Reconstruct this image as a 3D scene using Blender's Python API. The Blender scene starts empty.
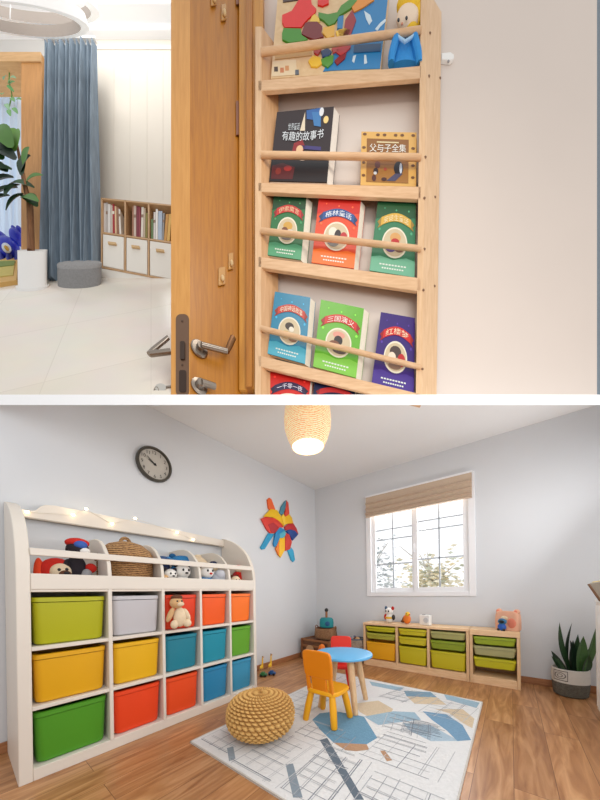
import bpy, bmesh, math, random
from mathutils import Matrix, Vector
random.seed(7)
PI = math.pi
SC = bpy.context.scene
COL = SC.collection

# ------------------------------------------------------------------ camera geometry
F, CX, Y0 = 268.16, 300.0, 591.83
YAW, ROLL, H = math.radians(38.196), math.radians(-.868), 1.0
RT = Vector((math.cos(YAW), math.sin(YAW), 0)); FW = Vector((-math.sin(YAW), math.cos(YAW), 0)); UP = Vector((0, 0, 1))
RC = RT * math.cos(ROLL) + UP * math.sin(ROLL)
UC = -RT * math.sin(ROLL) + UP * math.cos(ROLL)
CAMP = Vector((0, 0, H))
UB = Matrix((RC, FW, UC)).transposed()           # upper storey axes: x right, y away, z up

def ray(x, y): return FW + RC * ((x - CX) / F) - UC * ((y - Y0) / F)
def on(x, y, ax, c):
    d = ray(x, y); i = 'XYZ'.index(ax)
    return CAMP + d * ((c - CAMP[i]) / d[i])
def depth(p): return (Vector(p) - CAMP).dot(FW)
def U(x, y, w): return Vector(((x - CX) / F * w, w, -(y - Y0) / F * w))   # upper storey coordinates
def UW(p): return CAMP + UB @ Vector(p)

# ------------------------------------------------------------------ materials
def lin(c):
    def g(v):
        v /= 255.0
        return v / 12.92 if v <= .04045 else ((v + .055) / 1.055) ** 2.4
    return (g(c[0]), g(c[1]), g(c[2]), 1)
MATS = {}
def newmat(name):
    m = bpy.data.materials.new(name); m.use_nodes = True
    nt = m.node_tree; b = nt.nodes['Principled BSDF']
    return m, nt, b
def M(c, rough=.55, var=.08, scale=18, bump=0, metal=0, emit=0, ec=None, stretch=None, sheen=0):
    key = (tuple(c), rough, var, scale, bump, metal, emit, ec, stretch)
    if key in MATS: return MATS[key]
    m, nt, b = newmat('surface_%d' % len(MATS))
    N, L = nt.nodes, nt.links
    tc = N.new('ShaderNodeTexCoord'); mp = N.new('ShaderNodeMapping'); no = N.new('ShaderNodeTexNoise')
    L.new(tc.outputs['Object'], mp.inputs['Vector']); L.new(mp.outputs['Vector'], no.inputs['Vector'])
    if stretch: mp.inputs['Scale'].default_value = stretch
    no.inputs['Scale'].default_value = scale; no.inputs['Detail'].default_value = 4
    mx = N.new('ShaderNodeMix'); mx.data_type = 'RGBA'
    l = lin(c)
    mx.inputs['A'].default_value = tuple(x * (1 - var) for x in l[:3]) + (1,)
    mx.inputs['B'].default_value = tuple(min(1, x * (1 + var)) for x in l[:3]) + (1,)
    L.new(no.outputs['Fac'], mx.inputs['Factor']); L.new(mx.outputs['Result'], b.inputs['Base Color'])
    b.inputs['Roughness'].default_value = rough; b.inputs['Metallic'].default_value = metal
    if bump:
        bp = N.new('ShaderNodeBump'); bp.inputs['Strength'].default_value = bump; bp.inputs['Distance'].default_value = .01
        L.new(no.outputs['Fac'], bp.inputs['Height']); L.new(bp.outputs['Normal'], b.inputs['Normal'])
    if emit:
        b.inputs['Emission Color'].default_value = lin(ec or c); b.inputs['Emission Strength'].default_value = emit
    MATS[key] = m
    return m
def wood(c1, c2, rough=.45, scale=(30, 30, 3), ns=2.0):
    key = ('w', tuple(c1), tuple(c2), rough, scale, ns)
    if key in MATS: return MATS[key]
    m, nt, b = newmat('wood_%d' % len(MATS)); N, L = nt.nodes, nt.links
    tc = N.new('ShaderNodeTexCoord'); mp = N.new('ShaderNodeMapping'); no = N.new('ShaderNodeTexNoise'); r = N.new('ShaderNodeValToRGB')
    mp.inputs['Scale'].default_value = scale; no.inputs['Scale'].default_value = ns; no.inputs['Detail'].default_value = 6; no.inputs['Distortion'].default_value = .6
    r.color_ramp.elements[0].position = .3; r.color_ramp.elements[1].position = .7
    r.color_ramp.elements[0].color = lin(c1); r.color_ramp.elements[1].color = lin(c2)
    L.new(tc.outputs['Object'], mp.inputs['Vector']); L.new(mp.outputs['Vector'], no.inputs['Vector'])
    L.new(no.outputs['Fac'], r.inputs['Fac']); L.new(r.outputs['Color'], b.inputs['Base Color'])
    b.inputs['Roughness'].default_value = rough
    MATS[key] = m
    return m
def weave(c1, c2, sx, sz, rough=.8, emit=0, bump=.6):
    key = ('v', tuple(c1), tuple(c2), sx, sz, emit)
    if key in MATS: return MATS[key]
    m, nt, b = newmat('weave_%d' % len(MATS)); N, L = nt.nodes, nt.links
    tc = N.new('ShaderNodeTexCoord'); w1 = N.new('ShaderNodeTexWave'); no = N.new('ShaderNodeTexNoise')
    w1.bands_direction = 'Z'; w1.inputs['Scale'].default_value = sz; w1.inputs['Distortion'].default_value = 2.5; w1.inputs['Detail'].default_value = 3; w1.inputs['Detail Scale'].default_value = 3
    no.inputs['Scale'].default_value = sx; no.inputs['Detail'].default_value = 2
    L.new(tc.outputs['Object'], w1.inputs['Vector']); L.new(tc.outputs['Object'], no.inputs['Vector'])
    ad = N.new('ShaderNodeMath'); ad.operation = 'MULTIPLY_ADD'; ad.inputs[1].default_value = .5
    L.new(w1.outputs['Fac'], ad.inputs[0])
    hf = N.new('ShaderNodeMath'); hf.operation = 'MULTIPLY'; hf.inputs[1].default_value = .6
    L.new(no.outputs['Fac'], hf.inputs[0]); L.new(hf.outputs[0], ad.inputs[2])
    r = N.new('ShaderNodeValToRGB'); r.color_ramp.elements[0].position = .25; r.color_ramp.elements[1].position = .7
    r.color_ramp.elements[0].color = lin(c1); r.color_ramp.elements[1].color = lin(c2)
    L.new(ad.outputs[0], r.inputs['Fac']); L.new(r.outputs['Color'], b.inputs['Base Color'])
    bp = N.new('ShaderNodeBump'); bp.inputs['Strength'].default_value = bump; bp.inputs['Distance'].default_value = .01
    L.new(ad.outputs[0], bp.inputs['Height']); L.new(bp.outputs['Normal'], b.inputs['Normal'])
    b.inputs['Roughness'].default_value = rough
    if emit:
        L.new(r.outputs['Color'], b.inputs['Emission Color']); b.inputs['Emission Strength'].default_value = emit
    MATS[key] = m
    return m
def floor_mat():
    m, nt, b = newmat('oak_floor'); N, L = nt.nodes, nt.links
    tc = N.new('ShaderNodeTexCoord'); mp = N.new('ShaderNodeMapping'); mp.inputs['Rotation'].default_value = (0, 0, PI / 2)
    br = N.new('ShaderNodeTexBrick'); L.new(tc.outputs['Object'], mp.inputs['Vector']); L.new(mp.outputs['Vector'], br.inputs['Vector'])
    br.inputs['Scale'].default_value = 1; br.inputs['Brick Width'].default_value = 1.25; br.inputs['Row Height'].default_value = .17
    br.inputs['Mortar Size'].default_value = .0016; br.inputs['Mortar Smooth'].default_value = .3; br.offset = .37
    br.inputs['Color1'].default_value = (0, 0, 0, 1); br.inputs['Color2'].default_value = (1, 1, 1, 1); br.inputs['Mortar'].default_value = (.5, .5, .5, 1)
    m2 = N.new('ShaderNodeMapping'); m2.inputs['Scale'].default_value = (11, 1.3, 1)
    va = N.new('ShaderNodeVectorMath'); va.operation = 'MULTIPLY_ADD'; va.inputs[1].default_value = (5, 9, 0)
    L.new(br.outputs['Color'], va.inputs[0]); L.new(tc.outputs['Object'], va.inputs[2]); L.new(va.outputs[0], m2.inputs['Vector'])
    no = N.new('ShaderNodeTexNoise'); no.inputs['Scale'].default_value = 1.6; no.inputs['Detail'].default_value = 8; no.inputs['Distortion'].default_value = 1.4
    L.new(m2.outputs[0], no.inputs['Vector'])
    r = N.new('ShaderNodeValToRGB'); e = r.color_ramp.elements
    e[0].position = .28; e[0].color = lin((150, 98, 58)); e[1].position = .72; e[1].color = lin((208, 157, 110))
    x = e.new(.5); x.color = lin((182, 129, 83)); L.new(no.outputs['Fac'], r.inputs['Fac'])
    hs = N.new('ShaderNodeMix'); hs.data_type = 'RGBA'; hs.blend_type = 'MULTIPLY'; hs.inputs['Factor'].default_value = .5
    rr = N.new('ShaderNodeValToRGB'); rr.color_ramp.elements[0].color = (.62, .58, .55, 1); rr.color_ramp.elements[1].color = (1, 1, 1, 1)
    L.new(br.outputs['Color'], rr.inputs['Fac']); L.new(r.outputs['Color'], hs.inputs['A']); L.new(rr.outputs['Color'], hs.inputs['B'])
    dk = N.new('ShaderNodeMix'); dk.data_type = 'RGBA'; L.new(br.outputs['Fac'], dk.inputs['Factor']); L.new(hs.outputs['Result'], dk.inputs['A']); dk.inputs['B'].default_value = lin((112, 72, 44))
    L.new(dk.outputs['Result'], b.inputs['Base Color']); b.inputs['Roughness'].default_value = .33
    return m
def tile_mat():
    m, nt, b = newmat('cream_tile'); N, L = nt.nodes, nt.links
    tc = N.new('ShaderNodeTexCoord'); br = N.new('ShaderNodeTexBrick'); L.new(tc.outputs['UV'], br.inputs['Vector'])
    br.offset = 0; br.inputs['Scale'].default_value = 1; br.inputs['Brick Width'].default_value = .62; br.inputs['Row Height'].default_value = .62
    br.inputs['Mortar Size'].default_value = .003; br.inputs['Color1'].default_value = lin((236, 225, 209)); br.inputs['Color2'].default_value = lin((240, 230, 215)); br.inputs['Mortar'].default_value = lin((228, 217, 201))
    no = N.new('ShaderNodeTexNoise'); no.inputs['Scale'].default_value = 3; no.inputs['Detail'].default_value = 6
    mx = N.new('ShaderNodeMix'); mx.data_type = 'RGBA'; mx.blend_type = 'MULTIPLY'; mx.inputs['Factor'].default_value = .12
    L.new(tc.outputs['Object'], no.inputs['Vector']); L.new(br.outputs['Color'], mx.inputs['A']); L.new(no.outputs['Color'], mx.inputs['B'])
    L.new(mx.outputs['Result'], b.inputs['Base Color']); b.inputs['Roughness'].default_value = .18
    return m
def glass_mat():
    m, nt, b = newmat('window_glass'); N, L = nt.nodes, nt.links
    t = N.new('ShaderNodeBsdfTransparent'); g = N.new('ShaderNodeBsdfGlossy'); g.inputs['Roughness'].default_value = .03
    no = N.new('ShaderNodeTexNoise'); no.inputs['Scale'].default_value = 2
    fr = N.new('ShaderNodeMath'); fr.operation = 'MULTIPLY'; fr.inputs[1].default_value = .05; L.new(no.outputs['Fac'], fr.inputs[0])
    mx = N.new('ShaderNodeMixShader'); L.new(fr.outputs[0], mx.inputs[0]); L.new(t.outputs[0], mx.inputs[1]); L.new(g.outputs[0], mx.inputs[2])
    L.new(mx.outputs[0], N['Material Output'].inputs['Surface'])
    return m

# ------------------------------------------------------------------ mesh builder
def rrect(w, d, r, n=4):
    r = min(r, w / 2 - 1e-4, d / 2 - 1e-4); o = []
    for cx, cy, a in ((w/2-r, d/2-r, 0), (-w/2+r, d/2-r, 90), (-w/2+r, -d/2+r, 180), (w/2-r, -d/2+r, 270)):
        for k in range(n + 1):
            t = math.radians(a + 90 * k / n); o.append((cx + r * math.cos(t), cy + r * math.sin(t)))
    return o
class MB:
    def __init__(s): s.v = []; s.f = []; s.mi = []; s.mats = []
    def mid(s, m):
        if m not in s.mats: s.mats.append(m)
        return s.mats.index(m)
    def add(s, vs, fs, m, X=None):
        b = len(s.v); k = s.mid(m)
        s.v += [tuple((X @ Vector(p)) if X is not None else p) for p in vs]
        for f in fs: s.f.append(tuple(b + i for i in f)); s.mi.append(k)
        return s
    def box(s, c, z, m, R=None):
        x, y, h = z[0]/2, z[1]/2, z[2]/2
        P = [(-x,-y,-h),(x,-y,-h),(x,y,-h),(-x,y,-h),(-x,-y,h),(x,-y,h),(x,y,h),(-x,y,h)]
        X = Matrix.Translation(Vector(c)) @ (R.to_4x4() if R is not None else Matrix.Identity(4))
        return s.add(P, [(0,3,2,1),(4,5,6,7),(0,1,5,4),(1,2,6,5),(2,3,7,6),(3,0,4,7)], m, X)
    def bb(s, a, b, m): return s.box([(a[i]+b[i])/2 for i in range(3)], [abs(b[i]-a[i]) for i in range(3)], m)
    def loft(s, loops, m, cap=(True, True), X=None):
        n = len(loops[0]); vs = [p for l in loops for p in l]; fs = []
        for i in range(len(loops)-1):
            for j in range(n): fs.append((i*n+j, i*n+(j+1) % n, (i+1)*n+(j+1) % n, (i+1)*n+j))
        if cap[0]: fs.append(tuple(range(n))[::-1])
        if cap[1]: fs.append(tuple((len(loops)-1)*n+j for j in range(n)))
        return s.add(vs, fs, m, X)
    def prism(s, a, b, m): return s.loft([a, b], m)
    def hexa(s, A, B, m): return s.loft([A, B], m)
    def lathe(s, pr, m, c=(0, 0, 0), seg=28, sx=1, sy=1, R=None, cap=(True, True)):
        X = Matrix.Translation(Vector(c)) @ (R.to_4x4() if R is not None else Matrix.Identity(4))
        return s.loft([[(r*sx*math.cos(2*PI*k/seg), r*sy*math.sin(2*PI*k/seg), z) for k in range(seg)] for r, z in pr], m, cap, X)
    def rake(s, slope):
        s.v = [(p[0], p[1], p[2] + slope*p[1]) for p in s.v]; return s
    def ell(s, c, r, m, R=None, seg=18, rings=10):
        if isinstance(r, (int, float)): r = (r, r, r)
        pr = [(max(.02, math.sin(PI*i/rings)), -math.cos(PI*i/rings)) for i in range(rings+1)]
        X = Matrix.Translation(Vector(c)) @ (R.to_4x4() if R is not None else Matrix.Identity(4)) @ Matrix.Diagonal((r[0], r[1], r[2], 1))
        return s.loft([[(a*math.cos(2*PI*k/seg), a*math.sin(2*PI*k/seg), z) for k in range(seg)] for a, z in pr], m, (True, True), X)
    def tube(s, path, r, m, seg=10, closed=False):
        P = [Vector(p) for p in path]; n = len(P); loops = []
        up = None
        for i, p in enumerate(P):
            if closed: t = P[(i+1) % n] - P[i-1]
            else: t = P[min(i+1, n-1)] - P[max(i-1, 0)]
            t.normalize()
            if up is None: up = Vector((0, 0, 1)) if abs(t.z) < .9 else Vector((1, 0, 0))
            a = t.cross(up)
            if a.length < 1e-4: a = t.cross(Vector((1, 0, 0)))
            a.normalize(); b = a.cross(t).normalized(); up = b
            rr = r[i] if isinstance(r, (list, tuple)) else r
            loops.append([tuple(p + a*rr*math.cos(2*PI*k/seg) + b*rr*math.sin(2*PI*k/seg)) for k in range(seg)])
        if closed: loops.append(loops[0]); return s.loft(loops, m, (False, False))
        return s.loft(loops, m)
    def build(s, name, parent=None, loc=None, rot=None, bevel=0, ang=35, seg=2):
        me = bpy.data.meshes.new(name); me.from_pydata(s.v, [], s.f)
        for m in s.mats: me.materials.append(m)
        me.polygons.foreach_set('material_index', s.mi)
        bm = bmesh.new(); bm.from_mesh(me); bmesh.ops.recalc_face_normals(bm, faces=bm.faces); bm.to_mesh(me); bm.free()
        me.polygons.foreach_set('use_smooth', [True] * len(me.polygons))
        me.set_sharp_from_angle(angle=math.radians(ang)); me.update()
        o = bpy.data.objects.new(name, me); COL.objects.link(o)
        if parent: o.parent = parent
        if loc is not None: o.location = loc
        if rot is not None: o.rotation_euler = (0, 0, rot) if isinstance(rot, (int, float)) else rot.to_euler()
        if bevel:
            b = o.modifiers.new('edge', 'BEVEL'); b.width = bevel; b.segments = seg; b.limit_method = 'ANGLE'; b.angle_limit = math.radians(40)
        return o
def tag(o, label, cat, group=None):
    o['label'] = label; o['category'] = cat
    if group: o['group'] = group
    return o
def struct(o): o['kind'] = 'structure'; return o
def thing(name, label, cat, loc=(0, 0, 0), rot=None, group=None):
    o = bpy.data.objects.new(name, None); COL.objects.link(o); o.location = loc; o.empty_display_size = .05
    if rot is not None: o.rotation_euler = (0, 0, rot) if isinstance(rot, (int, float)) else rot.to_euler()
    return tag(o, label, cat, group)
def copy_tree(o, parent=None):
    c = o.copy(); COL.objects.link(c)
    if parent is not None: c.parent = parent
    for ch in list(o.children): copy_tree(ch, c)
    return c
TXT = {}
def text_mesh(s):
    """outline of a word as (verts in unit height, faces, width)"""
    if s in TXT: return TXT[s]
    cu = bpy.data.curves.new('t', 'FONT'); cu.body = s; cu.size = 1; cu.align_x = 'CENTER'; cu.align_y = 'CENTER'; cu.resolution_u = 3
    o = bpy.data.objects.new('t', cu); COL.objects.link(o); bpy.context.view_layer.update()
    me = bpy.data.meshes.new_from_object(o.evaluated_get(bpy.context.evaluated_depsgraph_get()))
    vs = [tuple(v.co) for v in me.vertices]; fs = [tuple(p.vertices) for p in me.polygons]
    bpy.data.objects.remove(o); bpy.data.curves.remove(cu); bpy.data.meshes.remove(me)
    if vs:
        x0 = min(v[0] for v in vs); x1 = max(v[0] for v in vs); y0 = min(v[1] for v in vs); y1 = max(v[1] for v in vs)
        vs = [((v[0]-(x0+x1)/2) / (y1-y0), (v[1]-(y0+y1)/2) / (y1-y0)) for v in vs]
        TXT[s] = (vs, fs, (x1-x0)/(y1-y0))
    else: TXT[s] = ([], [], 1)
    return TXT[s]

# ------------------------------------------------------------------ shared materials
WALL = M((214, 216, 219), .85, .015, 3); CEIL = M((236, 236, 235), .9, .01, 2); WHITE = M((240, 238, 234), .5, .02, 6)
WHITEP = M((236, 236, 238), .35, .02, 5)
UNITW = M((226, 217, 205), .45, .03, 4); UNITS = M((206, 192, 176), .6, .04, 4)
BIRCH = wood((205, 166, 122), (228, 194, 152), .5, (40, 4, 40)); BIRCHV = wood((206, 166, 122), (230, 196, 154), .5, (40, 40, 4)); BIRCHX = wood((222, 182, 138), (240, 206, 164), .5, (4, 40, 40))
TRIMW = wood((150, 98, 62), (178, 122, 80), .5, (4, 4, 30)); DOORF = wood((166, 102, 16), (186, 120, 26), .38, (30, 30, 2)); DOORE = wood((206, 142, 64), (220, 158, 80), .4, (30, 30, 2))
JAMB = wood((186, 122, 34), (208, 144, 50), .4, (30, 30, 2)); BALC = wood((192, 134, 72), (210, 152, 88), .5, (30, 30, 2))
STEEL = M((150, 138, 126), .3, .03, 30, metal=1); DSTEEL = M((92, 70, 56), .4, .05, 30, metal=.7)
BLACK = M((22, 20, 22), .4); DARK = M((46, 40, 38), .5)

# =================================================================== LOWER ROOM : shell
XL, YB, ZC = -2.56, 3.70, 2.704
XR = 2.6
slabw0, slabw1 = 1.65, 2.0
def uw(u, w, z): return tuple(UW((u, w, z)))

b = MB(); b.bb((-2.75, -1.2, -.1), (XR, 3.9, 0), floor_mat()); struct(b.build('floor'))
# left wall: full height at the back, lower where the upper floor slab passes over it
def wallw(Y): return -math.sin(YAW)*XL + math.cos(YAW)*Y
def yw(w): return (w + math.sin(YAW)*XL) / math.cos(YAW)
k405 = (Y0 - 405.6) / F
prof = [(-1.2, 0), (3.9, 0), (3.9, ZC + .1), (yw(slabw1) + .03, ZC + .1), (yw(slabw1) + .03, 1 + k405*(slabw1+.03) + .04), (yw(slabw0), 1 + k405*slabw0 + .036), (-1.2, 1 + k405*slabw0 + .036)]
b = MB(); b.prism([(XL, y, z) for y, z in prof], [(XL - .15, y, z) for y, z in prof], WALL); struct(b.build('wall_left'))
wx0, wx1, wz0, wz1 = -1.635, -.335, .95, 2.345
b = MB()
b.bb((-2.71, YB, 0), (wx0, YB + .15, ZC + .1), WALL); b.bb((wx1, YB, 0), (XR, YB + .15, ZC + .1), WALL)
b.bb((wx0, YB, 0), (wx1, YB + .15, wz0), WALL); b.bb((wx0, YB, wz1), (wx1, YB + .15, ZC + .1), WALL); struct(b.build('wall_back'))
# ceiling: cut in front along the upper slab
def cpt(s, w, z): q = FW*w + RT*s; return (q.x, q.y, z)
cp = [(-2.71, 3.85), (XR, 3.85)]
pa = [cpt(-2.3, slabw1 + .03, ZC), cpt(3.2, slabw1 + .03, ZC)]
poly = [(pa[1][0], pa[1][1]), (XR + 1, 3.85), (-2.71, 3.85), (-2.71, pa[0][1])]
# left end where the cut meets the wall
wl = yw(slabw1 + .03)
poly = [(cpt(3.2, slabw1 + .03, 0)[0], cpt(3.2, slabw1 + .03, 0)[1]), (cpt(3.2, slabw1+.03, 0)[0], 3.85), (-2.71, 3.85), (-2.71, wl), (XL, wl)]
b = MB(); b.prism([(x, y, ZC) for x, y in poly], [(x, y, ZC + .03) for x, y in poly], CEIL); struct(b.build('ceiling'))
b = MB(); b.bb((XL, -1.2, 0), (XL + .014, YB, .07), TRIMW); struct(b.build('baseboard_left', bevel=.003))
b = MB(); b.bb((XL + .014, YB - .014, 0), (XR, YB, .07), TRIMW); struct(b.build('baseboard_back', bevel=.003))
# white edge of the upper floor slab
k395 = (Y0 - 394.6) / F
def slab(s0, s1, m, name, ka, kb, w0, w1):
    b = MB(); A = [(s0, w0, ka*w0), (s0, w1, ka*w1), (s0, w1, kb*w1), (s0, w0, kb*w0)]
    B = [(s1,) + p[1:] for p in A]; b.prism(A, B, m); return b
b = slab(-2.9, 2.9, M((253, 253, 253), .8, 0, 3), 'trim_1', (Y0 - 405.0)/F, k395, slabw0, slabw1)
struct(b.build('trim_1', loc=CAMP, rot=UB))

# window
def local(name, loc, rot=None): pass
w = bpy.data.objects.new('window_1', None); COL.objects.link(w); w.location = ((wx0+wx1)/2, YB, wz0); struct(w)
ww, wh = wx1 - wx0, wz1 - wz0
b = MB()
for x0, x1, z0, z1 in ((-ww/2-.02, -ww/2+.05, -.03, wh+.02), (ww/2-.05, ww/2+.02, -.03, wh+.02), (-ww/2+.05, ww/2-.05, wh-.03, wh+.02), (-ww/2+.05, ww/2-.05, -.03, .03)):
    b.bb((x0, -.02, z0), (x1, .1, z1), WHITEP)
b.build('frame', w, bevel=.004)
GL = glass_mat()
for sx, x0, x1 in ((0, -ww/2+.05, .01), (1, -.02, ww/2-.05)):
    b = MB(); y0, y1 = (.03, .06) if sx == 0 else (.0, .03)
    t = .055
    b.bb((x0, y0, .03), (x0+t, y1, wh-.03), WHITEP); b.bb((x1-t, y0, .03), (x1, y1, wh-.03), WHITEP)
    b.bb((x0+t, y0, .03), (x1-t, y1, .03+t), WHITEP); b.bb((x0+t, y0, wh-.03-t), (x1-t, y1, wh-.03), WHITEP)
    s = b.build('sash', w, bevel=.003)
    b = MB(); b.bb((x0+t, y0+.01, .03+t), (x1-t, y0+.016, wh-.03-t), GL); b.build('pane', s)
    b = MB(); g = M((176, 182, 190), .4)
    xm = (x0+x1)/2; b.bb((xm-.009, y0+.004, .03+t), (xm+.009, y0+.02, wh-.03-t), g)
    for q in (.28, .53, .63, .9) if sx == 0 else (.30, .565, .65, .9): b.bb((x0+t, y0+.004, .03+q*wh-.008), (x1-t, y0+.02, .03+q*wh+.008), g)
    b.build('muntin', s)
b = MB(); b.tube([(-.005, -.005, .55), (-.005, -.035, .56), (-.005, -.035, .64), (-.005, -.005, .65)], .008, WHITEP); b.build('handle', w)
# roman blind
t = thing('roman_blind', 'beige folded roman blind at the top of the white window', 'blind', ((wx0+wx1)/2, YB - .03, 2.05))
fab = M((200, 178, 156), .9, .2, 60, bump=.3, stretch=(1, 1, 9)); fab2 = M((166, 142, 120), .9, .12, 60, bump=.3, stretch=(1, 1, 9))
b = MB(); hw = ww/2 - .005
pr = [(.0, .305), (-.03, .30), (-.034, .22), (-.062, .19), (-.034, .178), (-.036, .135), (-.068, .115), (-.038, .102), (-.04, .07), (-.072, .05), (-.042, .038), (-.044, .016), (-.07, 0), (-.02, 0), (-.01, .1), (0, .2)]
b.prism([(-hw, y, z) for y, z in pr], [(hw, y, z) for y, z in pr], fab); b.build('fabric', t)
b = MB(); b.bb((-hw-.008, -.04, .29), (hw+.008, .02, .31), WHITEP); b.build('headrail', t)
# trees behind the window, leaf colours paled to imitate overexposure
def leafcloud(name, label, c, r, n, cols, size, trunk):
    t = thing(name, label, 'tree', (c[0], c[1], 0))
    b = MB(); ms = [M(x, .7) for x in cols]
    for i in range(n):
        a = Vector((random.gauss(0, .5)*r[0], random.gauss(0, .5)*r[1], c[2] + random.gauss(0, .5)*r[2]))
        R = Matrix.Rotation(random.uniform(0, 6.28), 3, 'Z') @ Matrix.Rotation(random.uniform(0, 3), 3, 'X')
        q = size*random.uniform(.6, 1.3)
        b.add([tuple(a + R @ Vector(p)) for p in ((-q, 0, 0), (0, -q*.5, 0), (q, 0, 0), (0, q*.5, 0))], [(0, 1, 2, 3)], random.choice(ms))
    b.build('foliage', t)
    b = MB(); b.tube([(0, 0, -.4), (.05, 0, c[2]*.5), (0, .1, c[2]+.3)], [.07, .05, .02], M((214, 208, 200), .8))
    for k in range(8):
        z = c[2] + random.uniform(-.6, .3); b.tube([(0, 0, z), (random.uniform(-.8, .8), random.uniform(-.3, .3), z + random.uniform(.2, .7))], [.025, .008], M((214, 208, 200), .8), 6)
    b.build('trunk', t)
leafcloud('tree', 'pale grey leafed tree outside the left sash of window', (-3.0, 6.7, 1.5), (.75, .45, .8), 900, [(226, 228, 230), (206, 212, 212), (240, 240, 242), (188, 196, 196)], .07, 1)
leafcloud('tree', 'yellow and green leafed tree outside the right sash of window', (-1.35, 6.3, 1.1), (.6, .4, .55), 900, [(246, 230, 190), (232, 222, 190), (248, 238, 212), (206, 208, 186)], .07, 1)

# =================================================================== LOWER ROOM : big storage unit
XU = -2.03
def rim_pts(w, d, r, z): return [(x, y, z) for x, y in rrect(w, d, r)]
def make_bin(name, label, cat, w, d, h, m, loc, rot, group, rad=.035):
    t = thing(name, label, cat, loc, rot, group)
    b = MB(); k = .93 if h > .2 else .94
    wt = .005
    b.loft([rim_pts(w*k*.97-.02, d*k-.02, rad, 0), rim_pts(w*k-.006, d*k, rad, .008), rim_pts(w*k, d*k+.004, rad, .022), rim_pts(w*.975, d*.98, rad*.9, h-.03),
            rim_pts(w*.975-2*wt, d*.98-2*wt, rad*.85, h-.03), rim_pts(w*k-.02, d*k-.02, rad, .02)], m); b.build('tub', t)
    b = MB(); b.loft([rim_pts(w, d, rad, h-.026), rim_pts(w, d, rad, h-.003), rim_pts(w-.008, d-.008, rad*.9, h), rim_pts(w-.04, d-.04, rad*.8, h), rim_pts(w-.044, d-.044, rad*.8, h-.026), rim_pts(w, d, rad, h-.026)], m, (False, False)); b.build('rim', t, ang=50)
    return t
unit = thing('storage_unit', 'tall white toy storage unit with curved sides and tub bins by left wall', 'storage unit', (XU, 0, 0))
XB = -2.545 - XU     # back, local
side = [(XB, 0), (0, 0), (0, 1.14), (-.008, 1.20), (-.035, 1.28), (-.085, 1.37), (-.15, 1.44), (-.235, 1.50), (-.33, 1.55), (-.43, 1.585), (-.49, 1.603), (XB+.008, 1.606), (XB, 1.595)]
def panel(y0, y1, pr, m, name, bv=.004):
    b = MB(); b.prism([(x, y0, z) for x, z in pr], [(x, y1, z) for x, z in pr], m); return b.build(name, unit, bevel=bv, ang=30)
panel(.182, .238, side, UNITW, 'side_panel'); panel(1.822, 1.857, side, UNITW, 'side_panel')
DV = [(.238, None), (.59, .613), (.927, .949), (1.234, 1.256), (1.531, 1.553), (1.822, None)]
dv = [(XB, .06), (0, .06), (0, 1.12), (-.012, 1.2), (-.055, 1.275), (-.11, 1.33), (-.18, 1.37), (-.26, 1.392), (-.34, 1.398), (XB, 1.395)]
for y0, y1 in DV[1:-1]: panel(y0, y1, dv, UNITW, 'divider')
def plank(x0, x1, z0, z1, name, y0=.238, y1=1.822, m=UNITW, bv=.003):
    b = MB(); b.bb((x0, y0, z0), (x1, y1, z1), m); return b.build(name, unit, bevel=bv)
plank(XB, -.002, 0, .066, 'plinth')
plank(XB, -.004, .376, .398, 'shelf'); plank(XB, -.004, .70, .722, 'shelf')
plank(XB, -.004, 1.02, 1.04, 'top_board'); plank(-.022, .002, 1.035, 1.122, 'front_lip')
plank(-.03, -.012, 1.222, 1.262, 'guard_rail')
plank(XB, XB + .012, .06, 1.06, 'back_panel', m=UNITS)
# upper beam with a wavy top
zt = lambda y: 1.575 + (.035 if y > .33 else 0)
ys = [.238, .30, .325, .345, .37, .42, .6, .8, 1.0, 1.2, 1.4, 1.6, 1.75, 1.822]
zs = [1.565, 1.567, 1.575, 1.605, 1.622, 1.63, 1.628, 1.623, 1.618, 1.612, 1.604, 1.595, 1.588, 1.583]
A = [(XB + .02, y, 1.52) for y in ys] + [(XB + .02, y, z) for y, z in reversed(list(zip(ys, zs)))]
b = MB(); b.prism(A, [(XB + .045, p[1], p[2]) for p in A], UNITW); b.build('beam', unit, bevel=.002)
b = MB(); b.bb((XB + .02, .238, 1.512), (XB + .05, 1.822, 1.52), M((176, 164, 150), .6)); b.build('light_channel', unit)
# warm fairy lights along the beam
t = thing('string_light', 'string of small warm bulbs along the top of white storage unit', 'string lights', (XU + XB + .05, 0, 1.53))
lp = [(27, 512), (73, 515), (86, 509), (112, 524), (135, 518.5), (177, 532.5), (193, 539.5), (232, 549)]
pts = []
for x, y in lp:
    p = on(x, y, 'X', XU + XB + .056); q = (0, p.y, p.z - 1.53); pts.append(q)
    b = MB(); b.ell((.01, q[1], q[2]), (.008, .011, .008), M((255, 236, 200), .3, 0, 5, emit=9, ec=(255, 226, 176))); b.build('bulb', t)
b = MB(); wp = []
for i in range(len(pts)-1):
    a, c = Vector(pts[i]), Vector(pts[i+1])
    for k in range(6):
        s = k/6; p = a.lerp(c, s); p.x = .002; wp.append(tuple(p))
wp.append((.002,) + tuple(pts[-1])[1:]); b.tube(wp, .0013, M((224, 214, 196), .5), 6); b.build('wire', t)
for x, y in lp[1::2]:
    p = on(x, y, 'X', XU + XB + .09)
    l = bpy.data.lights.new('bulb_glow', 'POINT'); l.energy = .12; l.color = (1, .82, .55); l.shadow_soft_size = .02
    o = bpy.data.objects.new('bulb_glow', l); COL.objects.link(o); o.location = (XU + XB + .13, p.y, p.z + .06)
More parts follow.
